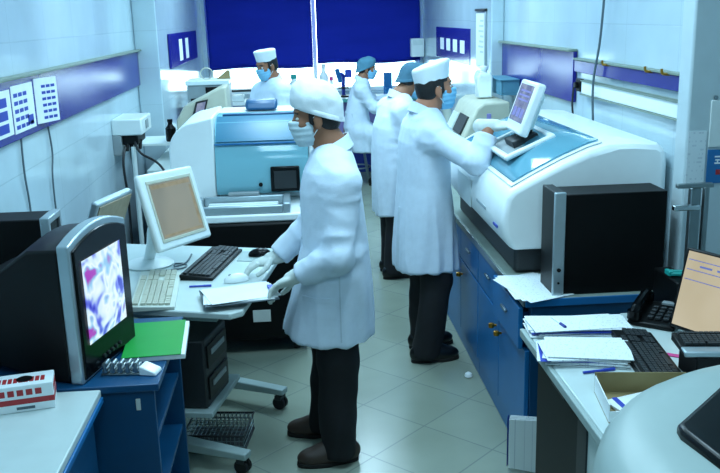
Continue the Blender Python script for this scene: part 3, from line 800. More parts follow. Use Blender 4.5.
t = thing('power_unit', 'white wall-mounted power unit with dangling black cables beside the pillar', 'power unit', (-1.19, 6.4, 1.0))
MB().box(-1.3, -1.09, 6.2, 6.62, 1.10, 1.215).build('casing', 'white_plastic', t, world=True, bevel=.01)
MB().box(-1.3, -1.24, 6.2, 6.62, .96, 1.10).build('back_plate', 'grey_plastic', t, world=True, bevel=.006)
MB().box(-1.24, -1.13, 6.24, 6.56, 1.03, 1.10).build('socket_block', 'black_plastic', t, world=True, bevel=.008)
m = MB()
for k in range(4): m.cyl((-1.21 + .025 * k, 6.26 + .03 * k, 1.05), (-1.21 + .025 * k, 6.23 + .03 * k, .99), .016, .012)
m.build('plug', 'black_plastic', t, world=True)
MB().box(-1.089, -1.084, 6.36, 6.46, 1.13, 1.19).build('label_plate', 'grey_plastic', t, world=True)
wall_cable([(-1.15, 6.22, 1.05), (-1.1, 6.15, .98), (-1.0, 6.2, .9), (-.92, 6.1, .8), (-.86, 6.0, .6)], .009, 'black cable sloping down from the wall power unit towards the analyser', 'cable')
wall_cable([(-1.22, 6.22, 1.02), (-1.23, 6.15, .9), (-1.22, 6.16, .6), (-1.24, 6.2, .01)], .009, 'black cable hanging straight down from the wall power unit', 'cable')
o = MB().cyl((-1.16, 6.2, 0), (-1.16, 6.2, 1.02), .017).build('pipe', 'white_plastic', world=True); tag(o, 'white upright pipe under the wall power unit', 'pipe')

# ------------------------------------------------------------------ left foreground: white table, blue cabinet, television
t = thing('work_table', 'white-topped blue table in the near corner, holding the red and white carton', 'table', (-.98, 1.9, 0))
MB().box(XL + .01, -.66, 1.2, 2.612, .725, .75).build('table_top', 'desk_white', t, world=True, bevel=.004)
MB().box(XL + .01, -.655, 1.195, 2.615, .705, .7245).build('top_edge', 'blue_bright', t, world=True, bevel=.003)
MB().box(XL + .02, -.70, 1.25, 2.58, .08, .704).build('body', 'blue_laminate', t, world=True, bevel=.004)
MB().box(XL + .05, -.74, 1.27, 2.56, 0, .08).build('plinth', 'blue_dark', t, world=True)
for y0, y1 in ((1.30, 1.92), (1.94, 2.56)):
    d = MB().box(-.70, -.68, y0, y1, .1, .69).build('door', 'blue_laminate', t, world=True, bevel=.004)
    yk = y1 - .06 if y0 < 1.5 else y0 + .06
    m = MB(); m.cyl((-.68, yk, .60), (-.655, yk, .60), .007); m.lathe([(.002, -.02), (.016, -.015), (.018, 0), (.016, .015), (.002, .02)], (-.655, yk, .60))
    m.build('knob', 'brass', d, world=True)

t = thing('storage_cabinet', 'dark blue open-shelved cabinet carrying the television and green folder', 'cabinet', (-.9, 2.93, 0))
cx0, cx1, cy0, cy1 = XL + .01, -.50, 2.64, 3.27
MB().box(cx0, cx1 + .02, cy0 - .02, cy1, .73, .755).build('top_panel', 'blue_laminate', t, world=True, bevel=.003)
MB().box(cx0, cx1, cy0, cy0 + .02, .0, .729).build('side_panel', 'blue_laminate', t, world=True, bevel=.002)
MB().box(cx0, cx1, cy1 - .04, cy1 - .02, 0, .729).build('side_panel', 'blue_laminate', t, world=True, bevel=.002)
MB().box(cx0, cx0 + .02, cy0 + .021, cy1 - .041, 0, .729).build('back_panel', 'blue_inside', t, world=True)
for z in (.06, .30, .52): MB().box(cx0 + .021, cx1 - .01, cy0 + .021, cy1 - .041, z, z + .018).build('shelf', 'blue_laminate', t, world=True, bevel=.002)
MB().box(-.56, -.545, cy0 - .006, cy0, .66, .70).build('latch', 'label_paper', t, world=True, bevel=.002)
for k, z in enumerate((.078, .318)):
    o = MB().box(-1.0, -.6, 2.74, 3.1, z, z + .05).build('paper_pile', 'form_print', world=True, bevel=.004)
    tag(o, ['pile of papers on the bottom shelf of the dark blue cabinet', 'pile of papers on the middle shelf of the dark blue cabinet'][k], 'papers', 'paper piles in the blue cabinet')

# television: local frame, screen faces +x
t = thing('television', 'black tube television with silver-edged frame, screen lit with a colourful picture', 'television', (-.682, 2.84, .755), R(-14))
hw, ht = .20, .462
arch = lambda y, a=.03: a * (1 - (y / hw) ** 2)
def tvring(x, w, z0, z1, a, n=9):
    pts = [(x, -w, z0), (x, w, z0)]
    return pts + [(x, w - 2 * w * i / (n - 1), z1 + a * (1 - (1 - 2 * i / (n - 1)) ** 2)) for i in range(n)]
m = MB(); rings = [tvring(-.46, .12, .06, .26, .01), tvring(-.40, .13, .04, .30, .015), tvring(-.26, .155, .02, .36, .02), tvring(-.14, .19, .005, .435, .03), tvring(-.03, hw, 0, ht - .02, .035)]
m.loft([r[::-1] for r in rings]).build('casing', 'black_plastic', t, bevel=.008, angle=50)
m = MB(); m.loft([r[::-1] for r in (tvring(-.03, hw + .004, 0, ht - .005, .04), tvring(.012, hw + .004, 0, ht - .005, .04))]).build('frame', 'silver', t, bevel=.006, angle=50)
m = MB(); m.loft([r[::-1] for r in (tvring(.012, hw - .010, .010, ht - .022, .036), tvring(.02, hw - .014, .014, ht - .026, .036))]).build('bezel', 'black_gloss', t, bevel=.003, angle=50)
m = MB(); n = 14; vs = []
for j in range(n + 1):
    for i in range(n + 1):
        u = i / n * 2 - 1; v = j / n * 2 - 1
        vs.append((.024 + .012 * (1 - u * u) * (1 - v * v), -.016 + u * .138, .258 + v * .14))
m.add(vs, [(j * (n + 1) + i, j * (n + 1) + i + 1, (j + 1) * (n + 1) + i + 1, (j + 1) * (n + 1) + i) for j in range(n) for i in range(n)])
m.build('screen', 'tv_picture', t)
m = MB()
for k in range(5): m.cyl((.016, -.06 + .03 * k, .045), (.026, -.06 + .03 * k, .045), .007)
m.build('button', 'dark_grey', t)

t = thing('desktop_tower', 'black computer case with silver front rim behind the television', 'computer', (-1.08, 3.07, .755))
MB().box(-1.29, -.93, 3.09, 3.245, .755, 1.205).build('casing', 'black_metal', t, world=True, bevel=.005)
m = MB()
for a in ((-.93, -.895, 3.085, 3.10, .755, 1.21), (-.93, -.895, 3.235, 3.25, .755, 1.21), (-.93, -.895, 3.1001, 3.2349, 1.185, 1.21), (-.93, -.895, 3.1001, 3.2349, .755, .775)): m.box(*a)
m.build('front_rim', 'silver', t, world=True, bevel=.004)
MB().box(-.93, -.905, 3.101, 3.234, .776, 1.184).build('front_panel', 'black_gloss', t, world=True)

# carton with red print, red packet behind it
def carton(loc, rz, L, W, Hh, label):
    t = thing('carton', label, 'box', loc, rz)
    MB().box(-L, 0, 0, W, 0, Hh).build('box', 'paper', t, bevel=.003)
    m = MB(); m.box(-L - .0008, .0008, -.0008, W + .0008, Hh * .30, Hh * .50); m.build('red_band', 'red_print', t, smooth=False)
    m = MB()
    random.seed(3)
    for k in range(9): 
        x = -L * .62 + k * L * .06; m.box(x, x + L * .045, W * .25, W * .62, Hh, Hh + .0008)
    m.build('top_lettering', 'red_print', t, smooth=False); m = MB()
    for k in range(5): m.box(-.0001, .0009, W * (.12 + .16 * k), W * (.12 + .16 * k) + W * .11, Hh * .6, Hh * .85)
    m.build('end_lettering', 'red_print', t, smooth=False); m = MB()
    for k in range(8): m.box(-L * (.9 - .1 * k), -L * (.9 - .1 * k) + L * .07, -.0009, 0, Hh * .62, Hh * .84)
    m.build('lettering', 'red_print', t, smooth=False)
    m = MB(); m.cyl((-L * .32, W * .5, Hh), (-L * .32, W * .5, Hh + .0012), .024, n=24); m.build('dispenser_hole', 'black_plastic', t)
    m = MB(); m.box(-L * .42, -L * .22, -.0009, 0, Hh * .10, Hh * .2); m.build('small_print', 'cable_grey', t, smooth=False)
carton((-.77, 2.495, .75), R(12), .26, .10, .085, 'white carton with red print on the white table below the television')
o = MB().box(-1.14, -.975, 2.575, 2.6, .75, .87).build('packet', 'red_print', world=True, bevel=.003); tag(o, 'red packet standing behind the white carton', 'packet')

# folder, clips and plug on the blue cabinet
t = thing('folder', 'shiny green folder with white pages on the dark blue cabinet', 'folder', (-.538, 2.985, .755), R(4))
MB().box(-.10, .108, -.17, .17, 0, .018).build('pages', 'paper', t, bevel=.002)
MB().box(-.105, .095, -.175, .175, .0182, .022).build('cover', 'green_card', t, bevel=.0015)
t = thing('metal_clip_row', 'row of five chrome clips on the edge of the dark blue cabinet', 'clips', (-.612, 2.735, .755), R(-6))
m = MB().box(-.064, .064, -.03, .03, 0, .006).build('tray', 'steel', t, bevel=.002)
for k in range(5):
    x = -.05 + .025 * k; m = MB(); m.cyl((x, -.03, .017), (x, .025, .017), .0095); m.cyl((x, -.03, .036), (x, .01, .036), .0085); m.cyl((x, -.029, .017), (x, -.029, .044), .006)
    m.build('clip', 'steel', t)
o = MB().prism([(0, 0), (.06, 0), (.056, .012), (.01, .03), (0, .03)], 'y', -.025, .03).build('adapter', 'bright_plastic', loc=(-.548, 2.72, .755), rotz=R(-15), bevel=.004); tag(o, 'small white wedge-shaped adapter beside the chrome clips', 'adapter')

# ------------------------------------------------------------------ trolley desk
t = thing('computer_desk', 'white-topped desk on wheels where the person in the soft cap works', 'desk', (-.6, 3.8, 0))
top = [(-1.27, 3.58), (-.30, 3.285), (-.25, 3.32), (-.10, 4.2), (-.13, 4.26), (-1.27, 4.6)]
MB().prism(top, 'z', .722, .75).build('desk_top', 'desk_white', t, world=True, bevel=.006)
MB().prism([(-1.2, 3.62), (-.36, 3.36), (-.24, 4.14), (-1.2, 4.44)], 'z', .69, .7215).build('under_frame', 'trolley_grey', t, world=True, bevel=.004)
for k, (p0, p1) in enumerate((((-.95, 3.72, .05), (-.27, 3.37, .05)), ((-.9, 4.42, .06), (-.12, 3.98, .06)))):
    a, b = Vector(p0), Vector(p1); d = (b - a).normalized(); s_ = Vector((-d.y, d.x, 0))
    m = MB(); m.loft([[a + s_ * w_ + Vector((0, 0, z)) for w_, z in ((-.035, .0), (.035, .0), (.035, .07), (-.035, .07))], [b + s_ * w_ + Vector((0, 0, z)) for w_, z in ((-.028, .02), (.028, .02), (.028, .05), (-.028, .05))]])
    f = m.build('foot_beam', 'trolley_grey', t, world=True, bevel=.006)
    m = MB(); c = a.lerp(b, .42); m.obox((c.x, c.y, .40), d * .05, s_ * .022, (0, 0, .288)); m.build('upright', 'trolley_grey', t, world=True, bevel=.006)
    for q in (b - d * .03, a + d * .05):
        cs = MB(); cs.cyl((q.x, q.y, .1), (q.x, q.y, .055), .012); cs.obox((q.x, q.y, .062), d * .018, s_ * .026, (0, 0, .012)); cst = cs.build('caster', 'dark_grey', t, world=True, bevel=.003)
        wv = MB()
        for sgn in (-1, 1): wv.cyl(Vector((q.x, q.y, .033)) + s_ * .006 * sgn, Vector((q.x, q.y, .033)) + s_ * .022 * sgn, .033, n=20)
        wv.build('wheel', 'rubber', cst, world=True, bevel=.003)
# drive units slung under the desk
t = thing('printer_unit', 'dark grey two-deck box on the shelf under the wheeled desk', 'device', (-.5, 3.62, .3))
MB().obox((-.56, 3.55, .45), Vector((.17, -.03, 0)), Vector((.035, .13, 0)), (0, 0, .15)).build('casing', 'dark_grey', t, world=True, bevel=.008)
for z in (.38, .52):
    MB().obox((-.387, 3.52, z), Vector((.004, -.0007, 0)), Vector((.03, .11, 0)), (0, 0, .05)).build('front_panel', 'black_plastic', t, world=True, bevel=.003)
    MB().obox((-.381, 3.52, z + .012), Vector((.003, -.0005, 0)), Vector((.02, .075, 0)), (0, 0, .012)).build('slot', 'grey_plastic', t, world=True, bevel=.002)
MB().obox((-.62, 3.6, .285), Vector((.26, -.05, 0)), Vector((.045, .2, 0)), (0, 0, .012)).build('shelf_plate', 'trolley_grey', t, world=True, bevel=.003)

t = thing('wire_basket', 'dark wire basket standing on the floor under the wheeled desk', 'basket', (-.42, 3.69, 0), R(-8))
m = MB().box(-.14, .14, -.12, .12, .0, .012); bo = m.build('base_tray', 'dark_grey', t, bevel=.003)
m = MB()
for i in range(15): x = -.135 + .27 * i / 14; m.tube([(x, -.115, .012), (x, -.118, .08), (x, .118, .08), (x, .115, .012)], .0022, 5, smooth=0)
for j in range(7): y = -.11 + .22 * j / 6; m.tube([(-.137, y, .08), (.137, y, .08)], .0022, 5)
for z in (.03, .055): m.tube([(-.137, -.117, z), (.137, -.117, z), (.137, .117, z), (-.137, .117, z), (-.137, -.117, z)], .0022, 5, smooth=0)
m.build('wire_mesh', 'steel', t)
MB().tube([(-.14, -.12, .082), (.14, -.12, .082), (.14, .12, .082), (-.14, .12, .082), (-.14, -.12, .082)], .005, 6, smooth=0).build('rim', 'dark_grey', t)

# ---- generic keyboards
def keyboard(loc, rz, L, W, body, key, label, group=None, tilt=0, palm=None):
    t = thing('keyboard', label, 'keyboard', loc, rz, group)
    m = MB(); m.prism([(-W / 2, 0), (W / 2, 0), (W / 2, .026), (-W / 2, .014)], 'x', -L / 2, L / 2); m.build('base', body, t, bevel=.004)
    zt = lambda y: .014 + .012 * (y + W / 2) / W
    k = MB(); rows = 6; n = 15
    y0, y1 = -W / 2 + (.05 if palm else .018), W / 2 - .018
    def key_(xa, xb, ya, yb): k.obox(((xa + xb) / 2, (ya + yb) / 2, zt((ya + yb) / 2) + .0045), ((xb - xa) / 2 * .86, 0, 0), (0, (yb - ya) / 2 * .84, .0006), (0, 0, .0045))
    dy = (y1 - y0) / rows
    for r in range(rows):
        ya = y0 + r * dy + (.006 if r == 5 else 0); yb = ya + dy
        xm = L / 2 * .36
        if r == 0:
            xs = [-L / 2 + .015 + q * (xm + L / 2 - .015) for q in (0, .1, .19, .28, .68, .78, .88, 1)]
        else: xs = [-L / 2 + .015 + q / 14 * (xm + L / 2 - .015) for q in range(15)]
        for a, b in zip(xs[:-1], xs[1:]): key_(a, b, ya, yb)
        if r != 2:
            for q in range(3): a = xm + .008 + q * L * .04; key_(a, a + L * .04, ya, yb)
        if r < 5:
            for q in range(4): a = xm + .016 + L * .12 + q * L * .041; key_(a, a + L * .041, ya, yb)
    k.build('keys', key, t, bevel=0, smooth=False)
    if palm: MB().box(-L / 2, L / 2, -W / 2 - .004, -W / 2 + .045, .0, .019).build('palm_rest', palm, t, bevel=.005)
    return t
keyboard((-.632, 3.615, .75), R(94), .51, .18, 'aged_plastic', 'beige_plastic', 'off-white keyboard on the wheeled desk beside the green folder')
keyboard((-.43, 4.0, .75), R(78), .50, .155, 'black_plastic', 'dark_grey', 'black keyboard on the wheeled desk below the white monitor')

def mouse(loc, rz, mt, label):
    t = thing('mouse', label, 'mouse', loc, rz)
    S_ = SDF(); S_.ell((0, 0, .004), (.058, .032, .034), .01); S_.cut(lambda P: -P[..., 2])
    smesh('shell', S_.mesh(.003, 1), mt, t, angle=50)
    MB().cyl((.028, -.004, .030), (.028, .004, .030), .007).build('wheel', 'grey_plastic', t)
mouse((-.21, 4.12, .754), R(0), 'black_gloss', 'black mouse beside the black keyboard on the wheeled desk')
tag(MB().prism([(-.32, 4.05), (-.14, 4.0), (-.115, 4.17), (-.30, 4.22)], 'z', .75, .7535).build('mouse_pad', 'desk_edge', world=True, bevel=.001), 'thin grey pad under the black mouse', 'mouse pad')
mouse((-.30, 3.72, .75), R(200), 'bright_plastic', "white mouse under the soft-capped person's gloved hand")

t = thing('clipboard', "white clipboard of papers held in the soft-capped person's gloved hand", 'clipboard', (-.255, 3.455, .772), R(12))
MB().box(-.17, .13, -.12, .11, 0, .005).build('board', 'cable_grey', t, bevel=.002)
m = MB()
for k in range(3): m.obox((-.02 + .004 * k, -.004, .0066 + k * .0022), Vector((.142, .012 * (k - 1), 0)), Vector((-.012 * (k - 1), .105, 0)), (0, 0, .001))
m.build('sheets', 'paper', t, smooth=False)
MB().box(.105, .128, -.035, .035, .0135, .021).build('clip', 'ink_blue', t, bevel=.002)
def pen(p0, p1, label, mt='ink_blue'):
    a, b = Vector(p0), Vector(p1); t = thing('pen', label, 'pen', a.lerp(b, .5))
    MB().cyl(a, a.lerp(b, .65), .0042, n=10).build('barrel', 'bright_plastic' if mt != 'ink_blue' else mt, t, world=True)
    MB().cyl(a.lerp(b, .65), b, .0052, n=10).build('cap', mt, t, world=True)
pen((-.50, 3.66, .755), (-.405, 3.66, .755), 'blue pen beside the off-white keyboard')

# white monitor on the desk, turned towards the aisle
t = thing('monitor', 'white monitor with wide bezel and tan display on the wheeled desk', 'monitor', (-.575, 3.93, .75), R(-28))
Mz = Matrix.Translation((0, 0, .30)) @ Matrix.Rotation(R(-17), 4, 'Y') @ Matrix.Rotation(R(-3), 4, 'X')
hw, hh = .2, .175
m = MB(); m.box(-.02, .012, -hw, hw, -hh, hh); m.xf(Mz).build('housing', 'white_plastic', t, bevel=.012)
m = MB(); m.loft([[(-.02, -hw * .9, -hh * .9), (-.02, hw * .9, -hh * .9), (-.02, hw * .9, hh * .9), (-.02, -hw * .9, hh * .9)][::-1], [(-.055, -hw * .6, -hh * .6), (-.055, hw * .6, -hh * .6), (-.055, hw * .6, hh * .6), (-.055, -hw * .6, hh * .6)][::-1]]); m.xf(Mz).build('back_cover', 'white_plastic', t, bevel=.01)
m = MB()
for a in ((.012, .016, -.165, .165, .125, .14), (.012, .016, -.165, .165, -.14, -.125), (.012, .016, -.165, -.152, -.125, .125), (.012, .016, .152, .165, -.125, .125)): m.box(*a)
m.xf(Mz).build('inner_frame', 'beige_plastic', t, bevel=.002)
m = MB().box(.012, .0135, -.152, .152, -.125, .125); m.xf(Mz).build('screen', 'lcd_tan', t, smooth=False)
m = MB()
m.box(.0136, .0139, -.14, .14, .10, .118); m.box(.0136, .0139, -.14, .14, -.118, -.108); m.box(.0136, .0139, .13, .148, -.10, .09); m.xf(Mz).build('screen_bars', 'lcd_bars', t, smooth=False)
MB().tube([(-.06, 0, .26), (-.14, .02, .2), (-.17, .03, .1), (-.2, .04, .03), (-.2, .04, .02)], .026, 12).build('arm', 'white_plastic', t)
MB().lathe([(.11, 0), (.115, .008), (.10, .018), (.04, .026), (.03, .03)], (-.2, .04, 0)).build('base', 'white_plastic', t)
# slim monitor edge-on behind the television
t = thing('monitor', 'slim grey-backed monitor with beige face standing behind the television', 'monitor', (-.835, 3.64, .755), R(74))
Mz = Matrix.Translation((0, 0, .25)) @ Matrix.Rotation(R(22), 4, 'X')
m = MB().box(-.15, .16, -.004, .03, -.17, .18); m.xf(Mz).build('housing', 'silver', t, bevel=.008)
m = MB().box(-.135, .145, -.008, -.004, -.155, .165); m.xf(Mz).build('screen', 'screen_tan', t, smooth=False)
MB().box(-.03, .03, .02, .05, .01, .14).build('neck', 'grey_plastic', t, bevel=.005)
MB().lathe([(.1, 0), (.1, .008), (.03, .016)], (0, .03, 0)).build('base', 'grey_plastic', t)
wall_cable([(-.66, 3.93, .755), (-.60, 3.94, .755), (-.555, 3.97, .755), (-.56, 4.03, .755), (-.61, 4.04, .755), (-.60, 3.98, .758), (-.56, 4.06, .755), (-.55, 4.2, .755)], .004, 'tangle of thin grey cable on the desk by the white monitor', 'cable_grey')

# ------------------------------------------------------------------ left analyser: floor-standing
t = thing('chemistry_analyser', 'white floor-standing analyser with cyan clear cover on a black base behind the wheeled desk', 'analyser', (-.33, 5.2, 0))
MB().box(-.73, .02, 4.72, 5.75, .09, .775).build('lower_cabinet', 'black_metal', t, world=True, bevel=.012)
m = MB()
for k in range(5): m.box(-.58 + .0 * k, -.40, 4.714, 4.7195, .26 + .03 * k, .272 + .03 * k)
m.build('vent', 'dark_grey', t, world=True)
MB().box(-.30, -.20, 4.714, 4.7195, .20, .27).build('label_plate', 'label_paper', t, world=True, bevel=.001)
for x, y in ((-.65, 4.8), (-.06, 4.8), (-.65, 5.65), (-.06, 5.65)):
    c = MB().box(x - .03, x + .03, y - .03, y + .03, .07, .0895).build('caster', 'steel', t, world=True)
    MB().cyl((x - .018, y, .036), (x + .018, y, .036), .036, n=20).build('wheel', 'rubber', c, world=True, bevel=.004)
MB().box(-.74, .04, 4.74, 5.75, .776, .82).build('deck', 'bright_plastic', t, world=True, bevel=.01)
m = MB()
for a in ((-.60, -.56, 4.76, 5.03, .8205, .875), (-.10, -.06, 4.76, 5.03, .8205, .875), (-.5595, -.1005, 4.76, 4.79, .8205, .865), (-.5595, -.1005, 5.0, 5.03, .8205, .875)): m.box(*a)
m.build('sample_tray', 'silver', t, world=True, bevel=.006)
m = MB()
for r in range(3): m.box(-.53, -.13, 4.82 + .06 * r, 4.855 + .06 * r, .8205, .845)
m.build('sample_rack', 'white_plastic', t, world=True, bevel=.004)
MB().box(-.42, -.24, 5.005, 5.05, .876, .895).build('tray_handle', 'grey_plastic', t, world=True, bevel=.005)
# white shell: rounded shoulder on the left, cut away behind the clear cover
def arc(cx, cz, r, a0, a1, n=8): return [(cx + r * math.cos(R(a0 + (a1 - a0) * i / n)), cz + r * math.sin(R(a0 + (a1 - a0) * i / n))) for i in range(n + 1)]
prof = [(-.75, .821)] + arc(-.58, 1.135, .17, 180, 95, 14) + [(-.50, 1.325), (-.49, 1.325), (-.49, .821)]
MB().prism(prof, 'y', 5.08, 5.8).build('side_shell', 'bright_plastic', t, world=True, bevel=.02, seg=3)
MB().box(-.489, .10, 5.5, 5.8, .821, 1.315).build('rear_shell', 'bright_plastic', t, world=True, bevel=.015)
MB().box(.06, .12, 5.06, 5.499, .821, 1.31).build('end_shell', 'bright_plastic', t, world=True, bevel=.015)
m = MB()
MB().box(-.488, .059, 5.2, 5.499, .821, .98).build('inner_deck', 'bright_plastic', t, world=True, bevel=.01)
c = MB().lathe([(.16, 0), (.17, .02), (.17, .10), (.15, .12), (.03, .125)], (-.28, 5.36, .981), 36).build('carousel', 'white_plastic', t, world=True)
yz = [(y_, z_ - (.04 if z_ > 1.2 else 0)) for y_, z_ in [(5.075, .875), (5.06, .93), (5.07, 1.05), (5.10, 1.18), (5.15, 1.265), (5.22, 1.32), (5.34, 1.345), (5.49, 1.35), (5.49, 1.344), (5.34, 1.339), (5.223, 1.314), (5.155, 1.26), (5.106, 1.178), (5.076, 1.05), (5.066, .93), (5.081, .875)]]
cv = MB().prism(yz, 'x', -.487, .055).build('clear_cover', 'cyan_clear', t, world=True, angle=60)
MB().prism([(5.094, 1.18), (5.14, 1.218), (5.21, 1.268), (5.3, 1.303), (5.3, 1.309), (5.205, 1.274), (5.133, 1.224), (5.088, 1.184)], 'x', -.48, .048).build('upper_window', 'cyan_band', cv, world=True, angle=60)
MB().box(-.487, .055, 5.078, 5.092, 1.165, 1.173).build('cover_rail', 'blue_bright', cv, world=True, bevel=.002)
MB().box(-.45, .03, 5.32, 5.36, 1.305, 1.318).build('cover_grip', 'blue_laminate', cv, world=True, bevel=.006)
MB().prism([(5.48, 1.32), (5.62, 1.32), (5.6, 1.385), (5.52, 1.375)], 'x', -.32, -.12).build('rear_flap', 'blue_laminate', t, world=True, bevel=.02, seg=3)
d = MB().box(-.17, .0, 5.035, 5.058, .885, 1.035).build('control_panel', 'black_gloss', t, world=True, bevel=.008)
MB().box(-.15, -.02, 5.033, 5.0355, .905, 1.01).build('display', 'dark_grey', d, world=True)
MB().cyl((-.23, 5.056, .93), (-.23, 5.048, .93), .012).build('lock', 'black_plastic', t, world=True)

# ------------------------------------------------------------------ left back: bench with old instruments
t = thing('side_bench', 'long white bench along the left wall behind the white and cyan analyser', 'bench', (-.86, 7.6, 0))
MB().box(-1.09, -.55, 6.25, 9.2, .80, .84).build('bench_top', 'desk_white', t, world=True, bevel=.004)
MB().box(-1.09, -.60, 6.3, 9.15, 0, .799).build('body', 'blue_laminate', t, world=True, bevel=.004)
t = thing('wedge_analyser', 'beige wedge-shaped instrument with a tilted dark screen behind the cyan cover', 'instrument', (-.72, 6.6, .84))
prof = [(-.90, .84), (-.90, 1.15), (-.84, 1.25), (-.71, 1.31), (-.56, 1.385), (-.52, 1.385), (-.50, .84)]
MB().prism(prof, 'y', 6.6, 6.95).build('housing', 'beige_plastic', t, world=True, bevel=.012)
m = MB().prism([(-.80, 1.12), (-.71, 1.12), (-.655, 1.30), (-.745, 1.285)], 'y', 6.585, 6.5995); fr_ = m.build('screen_frame', 'dark_grey', t, world=True)
MB().prism([(-.775, 1.13), (-.715, 1.13), (-.672, 1.285), (-.735, 1.272)], 'y', 6.583, 6.5848).build('screen', 'lcd_lilac', fr_, world=True, smooth=False)
MB().prism([(-.88, .9), (-.55, .9), (-.55, 1.05), (-.88, 1.05)], 'y', 6.592, 6.5995).build('front_panel', 'aged_plastic', t, world=True, bevel=.003)
t = thing('instrument_cabinet', 'grey box instrument with dark openings on the bench by the back window', 'instrument', (-.8, 8.35, .84))
MB().box(-1.0, -.62, 8.2, 8.6, .84, 1.29).build('casing', 'grey_plastic', t, world=True, bevel=.01)
MB().box(-1.01, -.61, 8.18, 8.61, 1.2905, 1.33).build('lid', 'white_plastic', t, world=True, bevel=.006)
MB().box(-.83, -.72, 8.19, 8.1995, 1.18, 1.27).build('opening', 'black_plastic', t, world=True)
MB().box(-.97, -.86, 8.19, 8.1995, 1.02, 1.17).build('opening', 'black_plastic', t, world=True)
MB().box(-.70, -.64, 8.19, 8.1995, .95, 1.25).build('side_strip', 'steel', t, world=True, bevel=.002)
m = MB(); m.tube([(-.825 + .055 * math.cos(a), 8.32, 1.386 + .052 * math.sin(a)) for a in [R(20 * k) for k in range(19)]], .006, 6); tag(m.build('tape_ring', 'beige_plastic', world=True), 'beige ring of tubing standing on the grey box instrument', 'ring')
tag(MB().prism([(-.74, 1.331), (-.61, 1.331), (-.61, 1.41), (-.64, 1.41)], 'y', 8.35, 8.38).build('file_wedge', 'cardboard', world=True, bevel=.004), 'tan wedge-shaped file standing on the grey box instrument', 'file')
t = thing('wall_shelf', 'small white shelf fixed beside the pillar on the left wall', 'shelf', (-1.2, 6.95, .93))
MB().box(-1.3, -.93, 6.75, 7.2, .945, .965).build('shelf_board', 'white_plastic', t, world=True, bevel=.003)
MB().box(-1.3, -1.27, 6.8, 6.84, .84, .944).build('bracket', 'steel', t, world=True)
o = MB().lathe([(.035, 0), (.04, .01), (.04, .10), (.018, .13), (.018, .15), (.021, .15), (.021, .17)], (-.985, 6.85, .965)).build('bottle', 'black_plastic', world=True); tag(o, 'black bottle on the small white wall shelf', 'bottle')

# ------------------------------------------------------------------ window counters and what stands on them
t = thing('window_counter', 'long counter with a teal-edged top under the back window', 'counter', (.25, 10.72, 0))
MB().box(-1.05, 1.55, 10.42, 10.98, .875, .915).build('counter_top', 'bright_plastic', t, world=True, bevel=.004)
MB().box(.0, 1.55, 10.40, 10.4195, .875, .915).build('front_edge', 'teal_edge', t, world=True, bevel=.003)
MB().box(-1.0, 1.5, 10.55, 10.95, .42, .874).build('upper_body', 'lavender', t, world=True, bevel=.004)
MB().box(-1.0, 1.5, 10.56, 10.95, 0, .419).build('lower_body', 'navy_print', t, world=True, bevel=.004)
t = thing('shelf_stand', 'dark low stand across the window counter beside the person in the flat cap', 'stand', (-.75, 10.6, .915))
MB().box(-1.0, -.45, 10.5, 10.75, 1.03, 1.055).build('stand_top', 'dark_grey', t, world=True, bevel=.004)
for x in (-.98, -.5): MB().box(x, x + .03, 10.52, 10.72, .915, 1.029).build('leg', 'dark_grey', t, world=True)
m = MB(); tag(m.box(-.92, -.62, 10.5, 10.66, .916, .99).build('tray', 'white_plastic', world=True, bevel=.01), 'white tray under the dark low stand', 'tray')
t = thing('microscope', 'small blue and black microscope on the window counter', 'microscope', (.57, 10.66, .915))
m = MB().box(.50, .66, 10.6, 10.76, .915, .935); m.build('base', 'black_plastic', t, world=True, bevel=.005)
MB().tube([(.58, 10.74, .93), (.58, 10.75, 1.06), (.58, 10.70, 1.16), (.55, 10.66, 1.19)], .024, 10).build('arm', 'ink_blue', t, world=True)
MB().cyl((.54, 10.64, 1.1), (.5, 10.6, 1.25), .028).build('eyepiece', 'blue_bright', t, world=True)
MB().box(.60, .68, 10.63, 10.72, 1.15, 1.24).build('lamp_house', 'ink_blue', t, world=True, bevel=.01)
MB().box(.51, .64, 10.6, 10.72, 1.02, 1.035).build('stage', 'black_plastic', t, world=True)
o = MB().lathe([(.035, 0), (.042, .01), (.046, .1), (.04, .1)], (1.12, 10.6, .915)).build('beaker', 'blue_bright', world=True); tag(o, 'small blue beaker on the window counter past the seated person', 'beaker')
o = MB().box(1.07, 1.17, 10.66, 10.74, .915, 1.19).build('reagent_box', 'blue_bright', world=True, bevel=.005); tag(o, 'blue reagent box on the window counter past the seated person', 'box')
t = thing('bottle', 'white bottle on the window counter next to the window post', 'bottle', (.34, 10.62, .915))
MB().lathe([(.05, 0), (.055, .01), (.055, .26), (.02, .32), (.02, .36)], (0, 0, 0)).build('body', 'bright_plastic', t)
MB().lathe([(.024, .361), (.024, .40), (.018, .405)], (0, 0, 0)).build('cap', 'white_plastic', t)
t = thing('vial', 'tiny vial with a pink cap on the window counter', 'vial', (.43, 10.6, .915))
MB().lathe([(.018, 0), (.02, .2), (.018, .21)]).build('body', 'bright_plastic', t); MB().lathe([(.023, .211), (.023, .25), (.02, .252)]).build('cap', 'pink', t)
t = thing('bottle', 'white bottle with a teal cap on the window counter beyond the soft white cap', 'bottle', (-.02, 10.62, .915))
MB().lathe([(.06, 0), (.065, .01), (.065, .18), (.03, .22), (.03, .24)]).build('body', 'bright_plastic', t); MB().lathe([(.036, .241), (.036, .29), (.03, .292)]).build('cap', 'teal_plastic', t)
t = thing('electrical_box', 'small white box on the wall at the far end of the right blind', 'box', (1.52, 10.9, 1.4))  # plain electrical box on the wall, no switch
MB().box(1.43, 1.59, 10.80, 10.93, 1.36, 1.58).build('casing', 'bright_plastic', t, world=True, bevel=.01)
MB().box(1.45, 1.57, 10.794, 10.7995, 1.50, 1.56).build('cover', 'white_plastic', t, world=True, bevel=.002)
